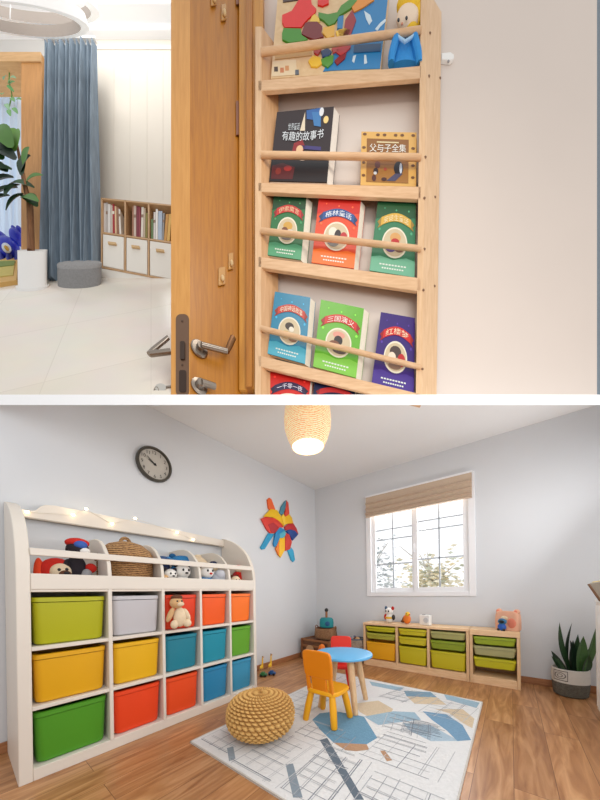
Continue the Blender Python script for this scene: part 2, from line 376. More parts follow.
# bins
TUBS = {'lime': (176, 176, 8), 'grey': (196, 194, 198), 'red': (226, 60, 18), 'orange': (244, 92, 22), 'orange2': (250, 118, 34), 'amber': (226, 168, 10), 'yellow': (232, 178, 16),
        'teal': (28, 128, 150), 'turq': (24, 142, 166), 'green': (98, 164, 44), 'dgreen': (76, 150, 32), 'verm': (236, 70, 26), 'verm2': (236, 78, 30), 'blue': (38, 132, 178), 'blue2': (56, 146, 184)}
grid = [['lime', 'grey', 'red', 'orange', 'orange2'], ['amber', 'yellow', 'teal', 'turq', 'green'], ['dgreen', 'verm', 'verm2', 'blue', 'blue2']]
desc = [['lime yellow tub bin in top left cell of the white storage unit', 'light grey tub bin in top row of the white storage unit', 'dark orange red tub bin with plush toy hung on its front',
         'orange tub bin second from the right in storage unit top row', 'bright orange tub bin at right end of storage unit top row'],
        ['large amber tub bin in middle row at left end of storage unit', 'yellow tub bin between light grey bin and red orange bin', 'dark teal tub bin under the dark red bin with plush',
         'turquoise tub bin in middle row beside the small green bin', 'small green tub bin at right end of storage unit middle row'],
        ['large green tub bin at bottom left of the storage unit', 'red orange tub bin below yellow bin in storage unit bottom row', 'red orange tub bin below the dark teal bin in bottom row',
         'blue tub bin in bottom row below the turquoise bin', 'light blue tub bin at the bottom right end of storage unit']]
edges = [(.238, .59), (.613, .927), (.949, 1.234), (1.256, 1.531), (1.553, 1.822)]
for r, (z0, z1) in enumerate(((.722, .99), (.398, .672), (.066, .352))):
    for c, (y0, y1) in enumerate(edges):
        d = .46; rim_gap = .012
        make_bin('tub_bin', desc[r][c], 'bin', y1 - y0 - rim_gap, d, z1 - z0, M(TUBS[grid[r][c]], .42, .03, 5), (XU - .018 - d/2, (y0+y1)/2, z0 + .001), PI/2, 'tub bins in the white storage unit')

# ---------------------------------------------------------------- soft toys and small things
def blob_toy(name, label, cat, loc, rot, s, parts, group=None):
    """parts: (part name, kind, centre, radii, material[, tilt]) in units of the toy's height"""
    t = thing(name, label, cat, loc, rot, group)
    for p in parts:
        nm, c, r, m = p[0], p[1], p[2], p[3]
        b = MB(); c = tuple(x*s for x in c)
        if isinstance(r, str) and r[:3] == 'box': pass
        R = Matrix.Rotation(math.radians(p[4]), 3, 'Y') if len(p) > 4 else None
        if len(r) == 3: b.ell(c, tuple(x*s for x in r), m, R)
        else: b.lathe([(a*s, z*s) for a, z in r], m, c, 16, R=R)
        b.build(nm, t)
    return t
def hut(px, py, hpx, X=-2.2):
    p = on(px, py, 'X', X); return (X, p.y, 1.042), hpx*depth(p)/F
RED = M((198, 34, 20), .9, .15, 40, bump=.3); RORANGE = M((226, 66, 22), .8, .1, 40); BROWN = M((96, 56, 34), .9, .2, 40, bump=.3); CREAM = M((226, 204, 172), .9, .1, 40, bump=.3)
NAVY = M((30, 40, 76), .9, .2, 30); BLUE = M((36, 116, 170), .8, .12, 30, bump=.2); SKY = M((70, 140, 196), .8, .1, 30); TAN = M((206, 164, 116), .9, .15, 40, bump=.3)
DKP = M((34, 26, 34), .9, .2, 40, bump=.3); GREY = M((150, 148, 150), .8, .1, 30); WHT = M((236, 232, 226), .8, .05, 30); YEL = M((236, 186, 40), .6, .1, 20); ORG = M((232, 122, 30), .6, .1, 20); TEAL = M((24, 134, 140), .6, .1, 20)
PINK = M((232, 176, 146), .7, .1, 20); SALM = M((226, 130, 104), .7, .1, 20); GRN = M((90, 140, 60), .7, .1, 20)
l, s = hut(48, 568, 36)
blob_toy('plush_lion', 'red maned plush lion on the top left shelf of storage unit', 'soft toy', (l[0], l[1]+.03, l[2]), PI/2, s*.9, [
    ('body', (-.12, .05, .30), (.30, .2, .30), RED), ('mane', (.05, 0, .55), (.44, .2, .42), RED), ('face', (.12, -.17, .52), (.27, .13, .27), CREAM), ('muzzle', (.2, -.28, .44), (.16, .09, .13), BROWN),
    ('eye', (.06, -.28, .58), (.045, .03, .05), BLACK), ('eye', (.24, -.28, .6), (.045, .03, .05), BLACK), ('nose', (.22, -.37, .48), (.07, .03, .05), BLACK), ('cape', (-.36, .02, .5), (.12, .12, .44), RORANGE)])
l, s = hut(79, 562, 44)
blob_toy('plush_penguin', 'dark plush bird with red and blue hat beside the red lion', 'soft toy', (l[0], l[1]-.015, l[2]), PI/2, s*1.12, [
    ('body', (0, 0, .34), (.18, .16, .34), DKP), ('head', (.02, -.03, .78), (.19, .18, .19), DKP), ('hat', (.02, -.02, .92), (.2, .17, .1), RED), ('hat_badge', (.04, -.17, .87), (.11, .06, .08), M((50, 90, 170), .7)),
    ('face', (.1, -.16, .75), (.1, .07, .07), WHT), ('wing', (-.2, -.04, .38), (.07, .1, .22), DKP, 20), ('wing', (.22, -.08, .42), (.1, .08, .1), RED, -40), ('belly_patch', (.14, -.13, .24), (.1, .08, .16), GREY), ('foot', (-.08, -.1, .04), (.1, .12, .05), RED), ('foot', (.12, -.1, .04), (.1, .12, .05), RED)])
# lidded basket
p = on(127, 575, 'X', -2.22); w_ = depth(p); rb = 24*w_/F
t = thing('lidded_basket', 'brown woven basket with looped lid handle on the storage unit', 'basket', (-2.24, p.y, 1.042))
wv = weave((84, 50, 24), (186, 138, 86), 60, 24, bump=1); wv2 = weave((92, 56, 28), (196, 150, 98), 60, 22, bump=1)
b = MB(); b.lathe([(rb*.78, 0), (rb*.95, .02), (rb*1.0, .09), (rb*1.0, .19), (rb*.97, .195), (rb*.9, .1), (rb*.7, .01)], wv, seg=36); b.build('body', t)
b = MB(); b.lathe([(rb*1.02, .195), (rb*1.06, .205), (rb*1.04, .23), (rb*.9, .28), (rb*.6, .325), (rb*.25, .345), (.005, .348)], wv2, seg=36); b.build('lid', t)
b = MB(); b.tube([(-.005, .02 + .03*math.cos(PI*k/8) - .02, .34 + .035*math.sin(PI*k/8)) for k in range(9)], .012, wv2); b.build('loop_handle', t)
# third compartment
l, s = hut(162, 560, 28, -2.3)
blob_toy('plush_whale', 'dark blue plush standing at left behind blue whale toy', 'soft toy', l, PI/2, s*1.15, [('body', (0, 0, .5), (.26, .2, .5), NAVY), ('head', (0, -.02, .86), (.34, .22, .16), M((54, 84, 130), .9, .1, 40)), ('fin', (.16, -.1, .95), (.14, .08, .06), SKY)])
l, s = hut(181, 565, 32, -2.26)
blob_toy('plush_hippo', 'bright blue plush animal on shelf above white bear toy', 'soft toy', l, PI/2, s*1.02, [('body', (0, .08, .4), (.34, .22, .4), BLUE), ('head', (.05, 0, .82), (.42, .26, .2), BLUE), ('ear', (-.26, 0, .98), (.1, .07, .08), M((20, 84, 130), .9)), ('ear', (.3, 0, .98), (.1, .07, .08), M((20, 84, 130), .9)), ('muzzle', (.22, -.2, .76), (.2, .14, .12), SKY)])
def small_bear(name, label, px, py, hp, X, body, head, ear, nose=BLACK, cat='soft toy'):
    l, s = hut(px, py, hp, X)
    return blob_toy(name, label, cat, l, PI/2, s, [('body', (0, 0, .26), (.27, .22, .28), body), ('head', (0, -.06, .66), (.29, .25, .27), head), ('ear', (-.23, -.02, .9), (.1, .07, .1), ear), ('ear', (.23, -.02, .9), (.1, .07, .1), ear),
        ('eye', (-.1, -.3, .7), (.04, .03, .05), BLACK), ('eye', (.12, -.3, .7), (.04, .03, .05), BLACK), ('nose', (.02, -.33, .58), (.06, .04, .04), nose), ('foot', (-.16, -.2, .07), (.12, .14, .08), ear), ('foot', (.16, -.2, .07), (.12, .14, .08), ear)])
small_bear('plush_bear', 'white plush bear with dark ears in third shelf compartment', 182, 577, 26, -2.14, WHT, WHT, DKP)
small_bear('plush_panda', 'small black and white plush panda left of white bear', 170, 579, 21, -2.12, DKP, WHT, DKP)
small_bear('plush_mouse', 'tiny tan and brown plush at left of small panda', 164, 580, 15, -2.10, BROWN, TAN, BROWN)
# fourth compartment
l, s = hut(198, 565, 24, -2.34)
blob_toy('plush_ball', 'pale beige round plush at back of fourth shelf compartment', 'soft toy', l, PI/2, s*1.35, [('body', (0, 0, .5), (.42, .3, .5), CREAM), ('top_knot', (0, 0, .98), (.12, .1, .08), CREAM)])
l, s = hut(213, 566, 24, -2.24)
blob_toy('clown_doll', 'red and blue clown doll standing behind the grey ball toy', 'doll', l, PI/2, s*1.15, [('body', (0, 0, .36), (.26, .2, .36), RED), ('head', (0, -.03, .74), (.17, .15, .15), CREAM), ('hat', (0, -.02, .9), (.15, .13, .1), NAVY), ('arm', (-.26, -.04, .55), (.09, .09, .2), NAVY, 30), ('arm', (.26, -.04, .55), (.09, .09, .2), RED, -30), ('collar', (0, -.05, .6), (.18, .14, .05), WHT)])
small_bear('plush_dog', 'blue and white plush dog on left of fourth shelf compartment', 206, 578, 25, -2.12, BLUE, WHT, NAVY, RED)
l, s = hut(218, 580, 18, -2.12)
blob_toy('plush_seal', 'light grey plush seal at right of fourth shelf compartment', 'soft toy', l, PI/2, s*1.1, [('body', (0, 0, .45), (.42, .3, .44), M((176, 178, 186), .9, .06, 30)), ('head', (.02, -.16, .7), (.28, .22, .25), M((190, 192, 200), .9, .06, 30)), ('flipper', (-.34, -.1, .16), (.18, .1, .06), GREY, 20), ('flipper', (.36, -.1, .16), (.18, .1, .06), GREY, -20)])
# fifth compartment
l, s = hut(238, 570, 14, -2.24)
blob_toy('toy_figure', 'small red figure on top shelf at right end of unit', 'toy', l, PI/2, s*1.7, [('body', (0, 0, .4), (.2, .17, .4), RED), ('head', (0, -.02, .8), (.16, .14, .14), CREAM), ('cap', (0, 0, .92), (.16, .15, .08), RED), ('arm', (.2, 0, .55), (.08, .08, .18), M((150, 30, 30), .8), -30), ('arm', (-.2, 0, .55), (.08, .08, .18), M((150, 30, 30), .8), 30)])
l, s = hut(238, 582, 12, -2.13)
blob_toy('plush_cat', 'tan and brown plush lying in rightmost shelf compartment', 'soft toy', (l[0], l[1]-.01, l[2]), PI/2, s*1.15, [('body', (.1, .05, .36), (.7, .35, .34), TAN), ('head', (-.3, -.2, .55), (.38, .3, .34), CREAM), ('ear', (-.55, -.15, .85), (.12, .08, .14), BROWN), ('ear', (-.1, -.15, .85), (.12, .08, .14), BROWN), ('eye', (-.42, -.46, .6), (.06, .04, .06), BLACK), ('eye', (-.2, -.46, .6), (.06, .04, .06), BLACK), ('tail', (.75, 0, .3), (.25, .12, .12), BROWN)])
# monkey hung on the red bin
p = on(178, 605, 'X', XU + .03)
s = 33*depth(p)/F
blob_toy('plush_rabbit', 'cream and tan plush hanging over front of dark red bin', 'soft toy', (XU + .035, p.y - .015, .745), PI/2, s, [('body', (.1, 0, .3), (.2, .13, .3), CREAM), ('head', (-.02, -.05, .74), (.2, .15, .17), TAN), ('hat', (.0, -.03, .9), (.17, .13, .09), BROWN), ('muzzle', (.04, -.17, .7), (.11, .07, .07), CREAM), ('eye', (-.06, -.18, .79), (.03, .02, .03), BLACK), ('eye', (.08, -.18, .79), (.03, .02, .03), BLACK),
    ('arm', (-.2, -.03, .4), (.08, .08, .24), TAN, 25), ('arm', (.3, -.03, .36), (.09, .08, .22), CREAM, -25), ('leg', (-.1, -.06, .1), (.11, .1, .13), CREAM), ('leg', (.3, -.06, .1), (.13, .1, .12), CREAM)])

# ---------------------------------------------------------------- wall clock
t = thing('wall_clock', 'round dark rimmed wall clock on the left wall', 'clock', (XL + .001, 1.112, 2.18), PI/2)
RX = Matrix.Rotation(PI/2, 3, 'X')
b = MB(); b.lathe([(.152, 0), (.156, .01), (.156, .03), (.148, .042), (.136, .042), (.132, .03), (.132, .012)], M((66, 62, 54), .35, .2, 60), seg=48, R=RX, cap=(True, False)); b.build('rim', t)
b = MB(); b.lathe([(.134, .012), (.134, .02)], M((186, 180, 170), .6, .06, 20), seg=48, R=RX); b.build('dial', t)
for k in range(1, 13):
    a = math.radians(90 - 30*k); vs, fs, wd = text_mesh(str(k))
    b = MB(); b.add([(.106*math.cos(a) + x*.03, -.022, .106*math.sin(a) + y*.03) for x, y in vs], fs, BLACK); b.build('numeral', t)
for nm, ang, ln, th in (('hour_hand', 90 + 62, .062, .008), ('minute_hand', 90 + 50, .085, .006)):
    a = math.radians(ang); d = Vector((math.cos(a), 0, math.sin(a))); n = Vector((-math.sin(a), 0, math.cos(a))) * th/2; o_ = Vector((0, -.026, 0))
    b = MB(); y2 = Vector((0, -.003, 0)); q = [o_ - n - d*.015, o_ - n*.6 + d*ln, o_ + n*.6 + d*ln, o_ + n - d*.015]
    b.prism([tuple(v) for v in q], [tuple(v + y2) for v in q], BLACK); b.build(nm, t)
b = MB(); b.lathe([(.009, .02), (.009, .034)], BLACK, R=RX, seg=16); b.build('hub', t)

# ---------------------------------------------------------------- patchwork wall ornament (flat wooden pieces)
pc = on(280, 527, 'X', XL + .03)
art = thing('wall_ornament', 'multicoloured wooden star shaped ornament hung on left wall', 'wall decoration', (XL + .001, pc.y, pc.z), PI/2)
def ap(cx, cy):   # crop pixel -> local
    p = on(255 + cx*.1, 490 + cy*.1, 'X', XL + .03); return (p.y - pc.y, p.z - pc.z)
def piece(nm, pts, col, y0, y1):
    A = [ap(*q) for q in pts]; b = MB(); cx = sum(a[0] for a in A)/len(A); cz = sum(a[1] for a in A)/len(A)
    b.loft([[(x, -y0, z) for x, z in A], [(x, -y1 + .006, z) for x, z in A], [(cx + (x-cx)*.9, -y1, cz + (z-cz)*.9) for x, z in A]], M(col, .6, .06, 30)); b.build(nm, art)
piece('arm', [(128, 95), (150, 75), (170, 88), (210, 195), (180, 215), (140, 185)], (232, 98, 38), .004, .024)
piece('arm', [(248, 230), (268, 165), (300, 115), (318, 100), (310, 180), (285, 250)], (70, 130, 150), .004, .024)
piece('arm', [(318, 100), (338, 125), (348, 235), (320, 275), (300, 250), (310, 170)], (222, 72, 48), .004, .026)
piece('arm', [(60, 575), (75, 595), (105, 590), (200, 440), (140, 430)], (34, 150, 194), .004, .022)
piece('arm', [(330, 600), (365, 570), (390, 600), (408, 700), (388, 720), (368, 700)], (52, 164, 204), .004, .022)
piece('tail', [(185, 540), (205, 430), (250, 370), (300, 400), (250, 470), (215, 560), (198, 570)], (36, 134, 190), .01, .036)
piece('body', [(65, 285), (110, 268), (200, 280), (250, 315), (290, 370), (250, 380), (200, 430), (155, 432), (120, 395)], (216, 58, 44), .006, .03)
piece('body_patch', [(130, 345), (185, 325), (240, 375), (205, 425), (160, 425)], (178, 36, 44), .02, .036)
piece('body', [(300, 370), (340, 335), (385, 330), (420, 385), (437, 440), (400, 410), (345, 395), (310, 405)], (190, 40, 44), .006, .03)
piece('body_patch', [(310, 410), (350, 392), (400, 405), (432, 445), (378, 505), (345, 450)], (28, 70, 144), .012, .034)
piece('wing', [(92, 265), (160, 190), (225, 200), (280, 290), (285, 355), (230, 300), (170, 270)], (238, 190, 22), .006, .03)
piece('wing', [(290, 350), (285, 280), (345, 240), (372, 275), (388, 335), (340, 335)], (240, 188, 18), .006, .03)
piece('crest', [(265, 270), (282, 240), (300, 270), (300, 330), (288, 365), (275, 320)], (246, 204, 60), .012, .038)
piece('fin', [(245, 480), (300, 470), (300, 600), (260, 675), (240, 650)], (246, 190, 30), .008, .032)
piece('fin', [(305, 430), (345, 440), (372, 520), (355, 590), (305, 610)], (214, 62, 50), .008, .03)
piece('fin', [(210, 590), (240, 500), (250, 640), (240, 655)], (240, 128, 36), .006, .028)
piece('center', [(240, 440), (300, 400), (305, 450), (280, 480), (245, 480)], (84, 176, 196), .014, .04)

# ---------------------------------------------------------------- pendant lamp
wl_ = 2.2
pt = UW(U(307.5, 420, wl_))
lz0 = UW(U(307.5, 447, wl_)).z
lamp = thing('pendant_lamp', 'glowing cream woven rattan pendant lamp hanging from the ceiling', 'lamp', (pt.x, pt.y, lz0))
shade = weave((204, 146, 80), (255, 234, 192), 70, 26, emit=.45); kx = wl_/F
b = MB(); b.lathe([(16*kx, 0), (20*kx, .07), (23*kx, .15), (23.4*kx, .22), (22.6*kx, .30), (19*kx, .37), (12*kx, .42), (11.5*kx, .42), (18.4*kx, .365), (22*kx, .30), (22.6*kx, .22), (22.2*kx, .15), (19.2*kx, .07), (15.2*kx, .002)], shade, seg=48, cap=(False, False)); b.build('lamp_shade', lamp)
b = MB(); b.lathe([(15.6*kx, .006), (15.6*kx, .012)], M((255, 250, 240), .5, 0, 3, emit=1.6, ec=(255, 246, 226)), seg=40); b.build('diffuser', lamp)
b = MB(); b.lathe([(.02, .415), (.02, .46), (.004, .465), (.004, ZC - lz0 - .02), (.05, ZC - lz0 - .02), (.05, ZC - lz0 - .001)], WHITE, seg=16); b.build('cord', lamp)

# ---------------------------------------------------------------- low storage benches along back wall
def low_unit(label, x0, x1, h, cols, th, loc_y):
    t = thing('storage_bench', label, 'storage unit', (x0, loc_y, 0)); W = x1 - x0; D = .285
    b = MB(); b.bb((0, 0, h-th), (W, D, h), BIRCHX); b.build('top', t, bevel=.003)
    for x in (0, W-.028):
        b = MB(); b.bb((x, .004, 0), (x+.028, D, h-th), BIRCHV); b.build('side_panel', t, bevel=.003)
    for x in cols:
        b = MB(); b.bb((x-x0-.014, .004, .06), (x-x0+.014, D, h-th), BIRCHV); b.build('divider', t, bevel=.003)
    b = MB(); b.bb((.028, .008, 0), (W-.028, D, .085), BIRCHX); b.build('plinth', t, bevel=.003)
    b = MB(); b.bb((.028, D-.012, .08), (W-.028, D, h-th), wood((150, 112, 78), (170, 130, 94), .6, (4, 40, 40))); b.build('back_panel', t)
    return t
YC = 3.386
low_unit('long low birch bench with three columns of tubs under the window', -1.585, -.362, .573, [-1.137, -.77], .03, YC)
low_unit('single column low birch unit at right of the longer bench', -.358, .066, .572, [], .058, YC)
LG = {'yg': (190, 186, 30), 'ol': (166, 166, 60), 'am': (232, 168, 22), 'ye': (196, 184, 30), 'gr': (168, 166, 104), 'dg': (134, 152, 34), 'g2': (148, 168, 40), 'gy': (166, 164, 116)}
spec = [(-1.557, -1.151, .543, ((.458, .065, 'yg', 'yellow green'), (.357, .08, 'ol', 'olive green'), (.095, .225, 'am', 'amber yellow')), 'left column of long bench'),
        (-1.123, -.784, .543, ((.445, .08, 'ye', 'olive yellow'), (.33, .095, 'ye', 'olive yellow'), (.095, .21, 'ye', 'olive yellow')), 'middle column of long bench'),
        (-.756, -.39, .543, ((.435, .085, 'gr', 'grey olive'), (.315, .1, 'dg', 'leaf green'), (.095, .20, 'ye', 'olive yellow')), 'right column of long bench'),
        (-.33, .038, .51, ((.415, .085, 'g2', 'leaf green'), (.30, .1, 'gy', 'grey beige'), (.175, .105, 'yg', 'lime green')), 'single column unit')]
rown = ('top', 'middle', 'bottom')
for x0, x1, zt_, rows, cn in spec:
    for i, (z, h, m, cn2) in enumerate(rows):
        deep = 'deep' if h > .15 else 'shallow'
        make_bin('tub_bin', '%s %s tub, %s of the %s' % (deep, cn2, rown[i], cn), 'bin', x1 - x0 - .006, .25, h, M(LG[m], .4, .03, 5), ((x0+x1)/2, YC + .008 + .125, z), 0, 'tub bins in the low birch units', .025)
# things on the benches
def top_at(px, py, z, Y=3.5):
    p = on(px, py, 'Y', Y); return (p.x, Y, z), depth(p)/F
l, k = top_at(389.5, 618, .5745)
blob_toy('toy_robot', 'white and red small toy figure at left end of long bench', 'toy', l, -.35, 16*k, [('body', (0, 0, .3), (.24, .18, .3), WHT), ('head', (0, -.02, .72), (.26, .2, .22), WHT), ('ear', (-.26, 0, .92), (.1, .06, .12), M((60, 90, 120), .7)), ('ear', (.26, 0, .92), (.1, .06, .12), RED), ('belt', (0, -.05, .32), (.26, .17, .1), YEL), ('arm', (-.3, 0, .36), (.1, .1, .18), RED), ('arm', (.3, 0, .36), (.1, .1, .18), DARK), ('eye', (-.1, -.21, .74), (.05, .03, .06), BLACK), ('eye', (.1, -.21, .74), (.05, .03, .06), BLACK)])
l, k = top_at(407, 619, .5745)
blob_toy('toy_bird', 'orange and yellow toy bird between white robot and white camera', 'toy', l, -.35, 12*k, [('body', (0, 0, .4), (.34, .24, .4), ORG), ('head', (.1, -.05, .82), (.2, .18, .2), YEL), ('beak', (.26, -.1, .78), (.12, .06, .06), RED), ('wing', (-.28, -.06, .4), (.12, .1, .3), M((120, 70, 30), .7), 30), ('tail', (-.44, .04, .16), (.2, .1, .12), BROWN), ('eye', (.12, -.22, .86), (.04, .03, .04), BLACK)])
l, k = top_at(425.5, 619, .5745)
t = thing('toy_camera', 'small white boxy toy camera with round lens on bench', 'toy', l, -.4)
b = MB(); W_, H_ = 11.5*k, 10*k; b.loft([[(x, y, z) for x, y in rrect(W_, .05, .012)] for z in (0, H_)], WHITE); b.build('body', t, bevel=.006)
b = MB(); b.lathe([(H_*.26, .02), (H_*.26, .034), (H_*.2, .036)], M((200, 202, 206), .3), (W_*.18, 0, H_*.5), 20, R=RX); b.build('lens', t)
b = MB(); b.bb((-W_*.3, -.01, H_), (-W_*.05, .01, H_+.006), GREY); b.build('button', t)
l, k = top_at(508, 630, .5725, 3.5)
blob_toy('bear_bag', 'pink bear shaped bag with pale ears on right bench', 'soft toy', l, -.5, 22*k, [('ear', (-.36, 0, .84), (.13, .1, .13), PINK), ('ear', (.36, 0, .84), (.13, .1, .13), PINK), ('inner_ear', (-.36, -.08, .85), (.07, .04, .07), SALM), ('inner_ear', (.36, -.08, .85), (.07, .04, .07), SALM), ('cheek', (.24, -.13, .34), (.2, .08, .26), SALM), ('muzzle', (-.05, -.16, .55), (.15, .07, .1), CREAM)])
q = l; bt = [o for o in COL.objects if o.name.startswith('bear_bag')][0]; s_ = 22*k
b = MB(); b.loft([[(x, y, z*s_) for x, y in rrect(w_*s_, .34*s_, .12*s_)] for z, w_ in ((0, .9), (.06, .98), (.4, 1.0), (.72, .94), (.82, .84), (.86, .7))], PINK); b.build('body', bt, bevel=.006, ang=50)
l, k = top_at(504.5, 633, .5725, 3.415)
blob_toy('toy_car', 'blue round toy leaning on the front of pink bear bag', 'toy', (l[0]-.02, l[1], l[2]), -.5, 13*k, [('body', (0, 0, .3), (.3, .16, .3), M((34, 90, 180), .5)), ('head', (.04, -.02, .72), (.32, .16, .24), M((40, 110, 150), .5)), ('visor', (.06, -.15, .72), (.2, .06, .12), BLACK), ('wheel', (-.2, -.1, .1), (.1, .08, .1), DARK), ('wheel', (.2, -.1, .1), (.1, .08, .1), DARK)])

# ---------------------------------------------------------------- table and chairs
tx, ty, tz = -1.165, 2.085, .462
table = thing('kids_table', 'small round blue topped table with birch legs on the rug', 'table', (tx, ty, .012))
b = MB(); b.lathe([(.225, tz-.042), (.245, tz-.036), (.249, tz-.026), (.245, tz-.015), (.232, tz-.012)], M((94, 176, 226), .35, .03, 6), seg=56); b.build('tabletop', table)
for a in (-38, 60, 150, 236):
    a = math.radians(a); r0, r1 = .14, .228
    b = MB(); b.tube([(r1*math.cos(a), r1*math.sin(a), 0), ((r0+r1)/2*math.cos(a), (r0+r1)/2*math.sin(a), .2), (r0*math.cos(a), r0*math.sin(a), tz-.042)], [.021, .027, .03], BIRCHV, 16); b.build('leg', table)
b = MB(); b.lathe([(.16, tz-.056), (.16, tz-.042)], BIRCHV, seg=32); b.build('apron', table)
def kids_chair(label, loc, rot, cs, cb, k=1.0, cl=None):
    t = thing('kids_chair', label, 'chair', loc, rot)
    m, mb = M(cs, .42, .03, 5), M(cb, .42, .03, 5); ml = M(cl or cs, .42, .03, 5)
    sz = .235*k
    def seat_loop(z, g): return [(x, y*.92 + .005 - (.0), z) for x, y in rrect((.285+g)*k, (.275+g)*k, .07*k, 6)]
    b = MB(); b.loft([seat_loop(sz-.02*k, -.03), seat_loop(sz-.012*k, -.004), seat_loop(sz+.008*k, 0), seat_loop(sz+.018*k, -.012), seat_loop(sz+.014*k, -.06)], m); b.build('seat', t, ang=50)
    for sx, sy in ((-1, -1), (1, -1), (1, 1), (-1, 1)):
        b = MB(); x, y = sx*.092*k, sy*.085*k
        b.tube([(x*1.4, y*1.42, 0), (x*1.38, y*1.40, .01), (x*1.2, y*1.2, .12*k), (x, y, sz-.012*k)], [.019*k, .024*k, .027*k, .024*k], ml, 16); b.build('leg', t)
    # backrest with two openings at the root
    def bp(x, z): return (x, -.115*k - (z-.24*k)*.16, z)
    out = [(-.10, .345), (-.118, .355), (-.125, .375), (-.129, .44), (-.126, .525), (-.116, .545), (-.095, .552), (-.05, .555), (.05, .555), (.095, .552), (.116, .545), (.126, .525), (.129, .44), (.125, .375), (.118, .355), (.10, .345)]
    th = .026*k
    out = [(x*k*.98, z*k) for x, z in out]
    fr = [bp(x, z) for x, z in out]; bk = [(p[0], p[1]+th, p[2]) for p in fr]
    b = MB(); b.loft([bk, fr], mb); b.build('backrest', t, bevel=.008, seg=3, ang=50)
    for xa, xb in ((-.064, .064), (-.116, -.086), (.086, .116)):
        b = MB(); q = [(xa, .235), (xb, .235), (xb, .365), (xa, .365)]; fr = [bp(x*k, z*k) for x, z in q]
        b.loft([[(p[0], p[1]+th*.9, p[2]) for p in fr], [(p[0], p[1]+th*.1, p[2]) for p in fr]], mb); b.build('back_strut', t, bevel=.005)
    return t
kids_chair('yellow plastic chair with shade-toned backrest in front of blue table', (-1.13, 1.765, .0125), 0, (242, 170, 16), (230, 134, 6), 1.0)  # backrest colour deepened to paint its shade, turned away from the window
kids_chair('red plastic chair behind the round blue table', (-1.43, 2.48, .0125), math.radians(203), (216, 34, 22), (228, 46, 26), .89)

# ---------------------------------------------------------------- knitted pouf
px_, py_ = -1.372, 1.285
m_ = weave((150, 100, 44), (226, 180, 108), 70, 26, .85)
def knot(ph, th):
    row = ph*21/PI; r_ = math.floor(row); fr_ = row - r_
    cell = th*34/(2*PI)*1.0 + (.5 if r_ % 2 else 0) + (fr_-.5)*.5
    fc = cell - math.floor(cell)
    return (math.sin(PI*fc)**.7)*(math.sin(PI*fr_)**.6)
b = MB(); n, rg = 272, 105; loops = []
for i in range(rg + 1):
    ph = PI*i/rg; a = max(.015, math.sin(ph)**.72); z = -math.cos(ph)
    z = math.copysign(abs(z)**.82, z); lp_ = []
    for k in range(n):
        th = 2*PI*k/n
        v_ = knot(ph, th); rr = .218*a + .02*v_*a
        lp_.append((rr*math.cos(th), rr*math.sin(th), .152 + z*(.136 + .013*v_)))
    loops.append(lp_)
ST = [M(c_, .9, .18, 90, bump=.4) for c_ in ((150, 106, 56), (192, 145, 80), (212, 168, 100))]  # darkest tone fills the gaps between knots, painting their shade
for i in range(rg):
    for k in range(n):
        ph, th = PI*(i+.5)/rg, 2*PI*(k+.5)/n; v_ = knot(ph, th)
        b.add([loops[i][k], loops[i][(k+1) % n], loops[i+1][(k+1) % n], loops[i+1][k]], [(0, 1, 2, 3)], ST[0 if v_ < .22 else 1 if v_ < .55 else 2])
o = b.build('pouf', loc=(px_, py_, .0125), ang=180); tag(o, 'round straw coloured chunky knitted pouf on the rug corner', 'pouf')

# ---------------------------------------------------------------- rug
rx0, rx1, ry0, ry1 = -1.70, -.205, .945, 2.83
RUGB = M((217, 216, 215), .95, .07, 60, bump=.4)
b = MB(); b.bb((rx0, ry0, .0), (rx1, ry1, .011), RUGB)
def cp_(cx, cy): return on(180 + cx*.5333, 660 + cy*.5333, 'Z', .0115)
ZI = [0]
def rpoly(pts, col, z=.0115, raw=False):
    ZI[0] += 1; z += ZI[0]*4e-6
    P = [cp_(*q) if not raw else Vector((q[0], q[1], z)) for q in pts]
    P = [(min(max(p.x, rx0+.004), rx1-.004), min(max(p.y, ry0+.004), ry1-.004), z) for p in P]
    b.add(P, [tuple(range(len(P)))], M(col, .95, .16, 70, bump=.4))
BL, BL2, BE, GR, DG, BR = (120, 152, 172), (150, 176, 192), (206, 186, 158), (190, 188, 188), (96, 108, 120), (176, 138, 108)
rpoly([(248, 112), (262, 100), (292, 96), (345, 106), (370, 146), (350, 158), (288, 155), (262, 130)], (104, 146, 172))
rpoly([(288, 155), (350, 158), (355, 168), (330, 171), (310, 169)], BR, .0117)
rpoly([(325, 82), (372, 76), (400, 92), (392, 104), (352, 106), (338, 98)], BE)
rpoly([(345, 106), (400, 96), (440, 98), (452, 112), (400, 118), (372, 122)], BL2)
rpoly([(455, 96), (500, 102), (530, 122), (546, 150), (520, 152), (500, 132), (472, 112)], (112, 148, 176))
rpoly([(478, 92), (530, 92), (552, 110), (548, 128), (530, 118), (505, 100)], BE)
rpoly([(420, 58), (470, 60), (482, 70), (425, 68)], BL)
rpoly([(425, 68), (482, 70), (500, 84), (440, 82)], BE, .0113)
rpoly([(495, 64), (562, 80), (556, 90), (500, 74)], BL2)
rpoly([(418, 118), (470, 122), (524, 152), (470, 152), (430, 132)], (164, 184, 198), .0113)
rpoly([(375, 170), (384, 170), (398, 188), (388, 190)], BR, .0117)
rpoly([(262, 150), (276, 146), (345, 262), (328, 262)], DG, .0116)
rpoly([(198, 196), (212, 194), (230, 258), (212, 258)], (130, 142, 152), .0116)
rpoly([(88, 165), (100, 162), (104, 185), (92, 190)], (140, 150, 158), .0116)
rpoly([(355, 40), (420, 52), (412, 58), (360, 48)], BL2, .0113)
random.seed(21)
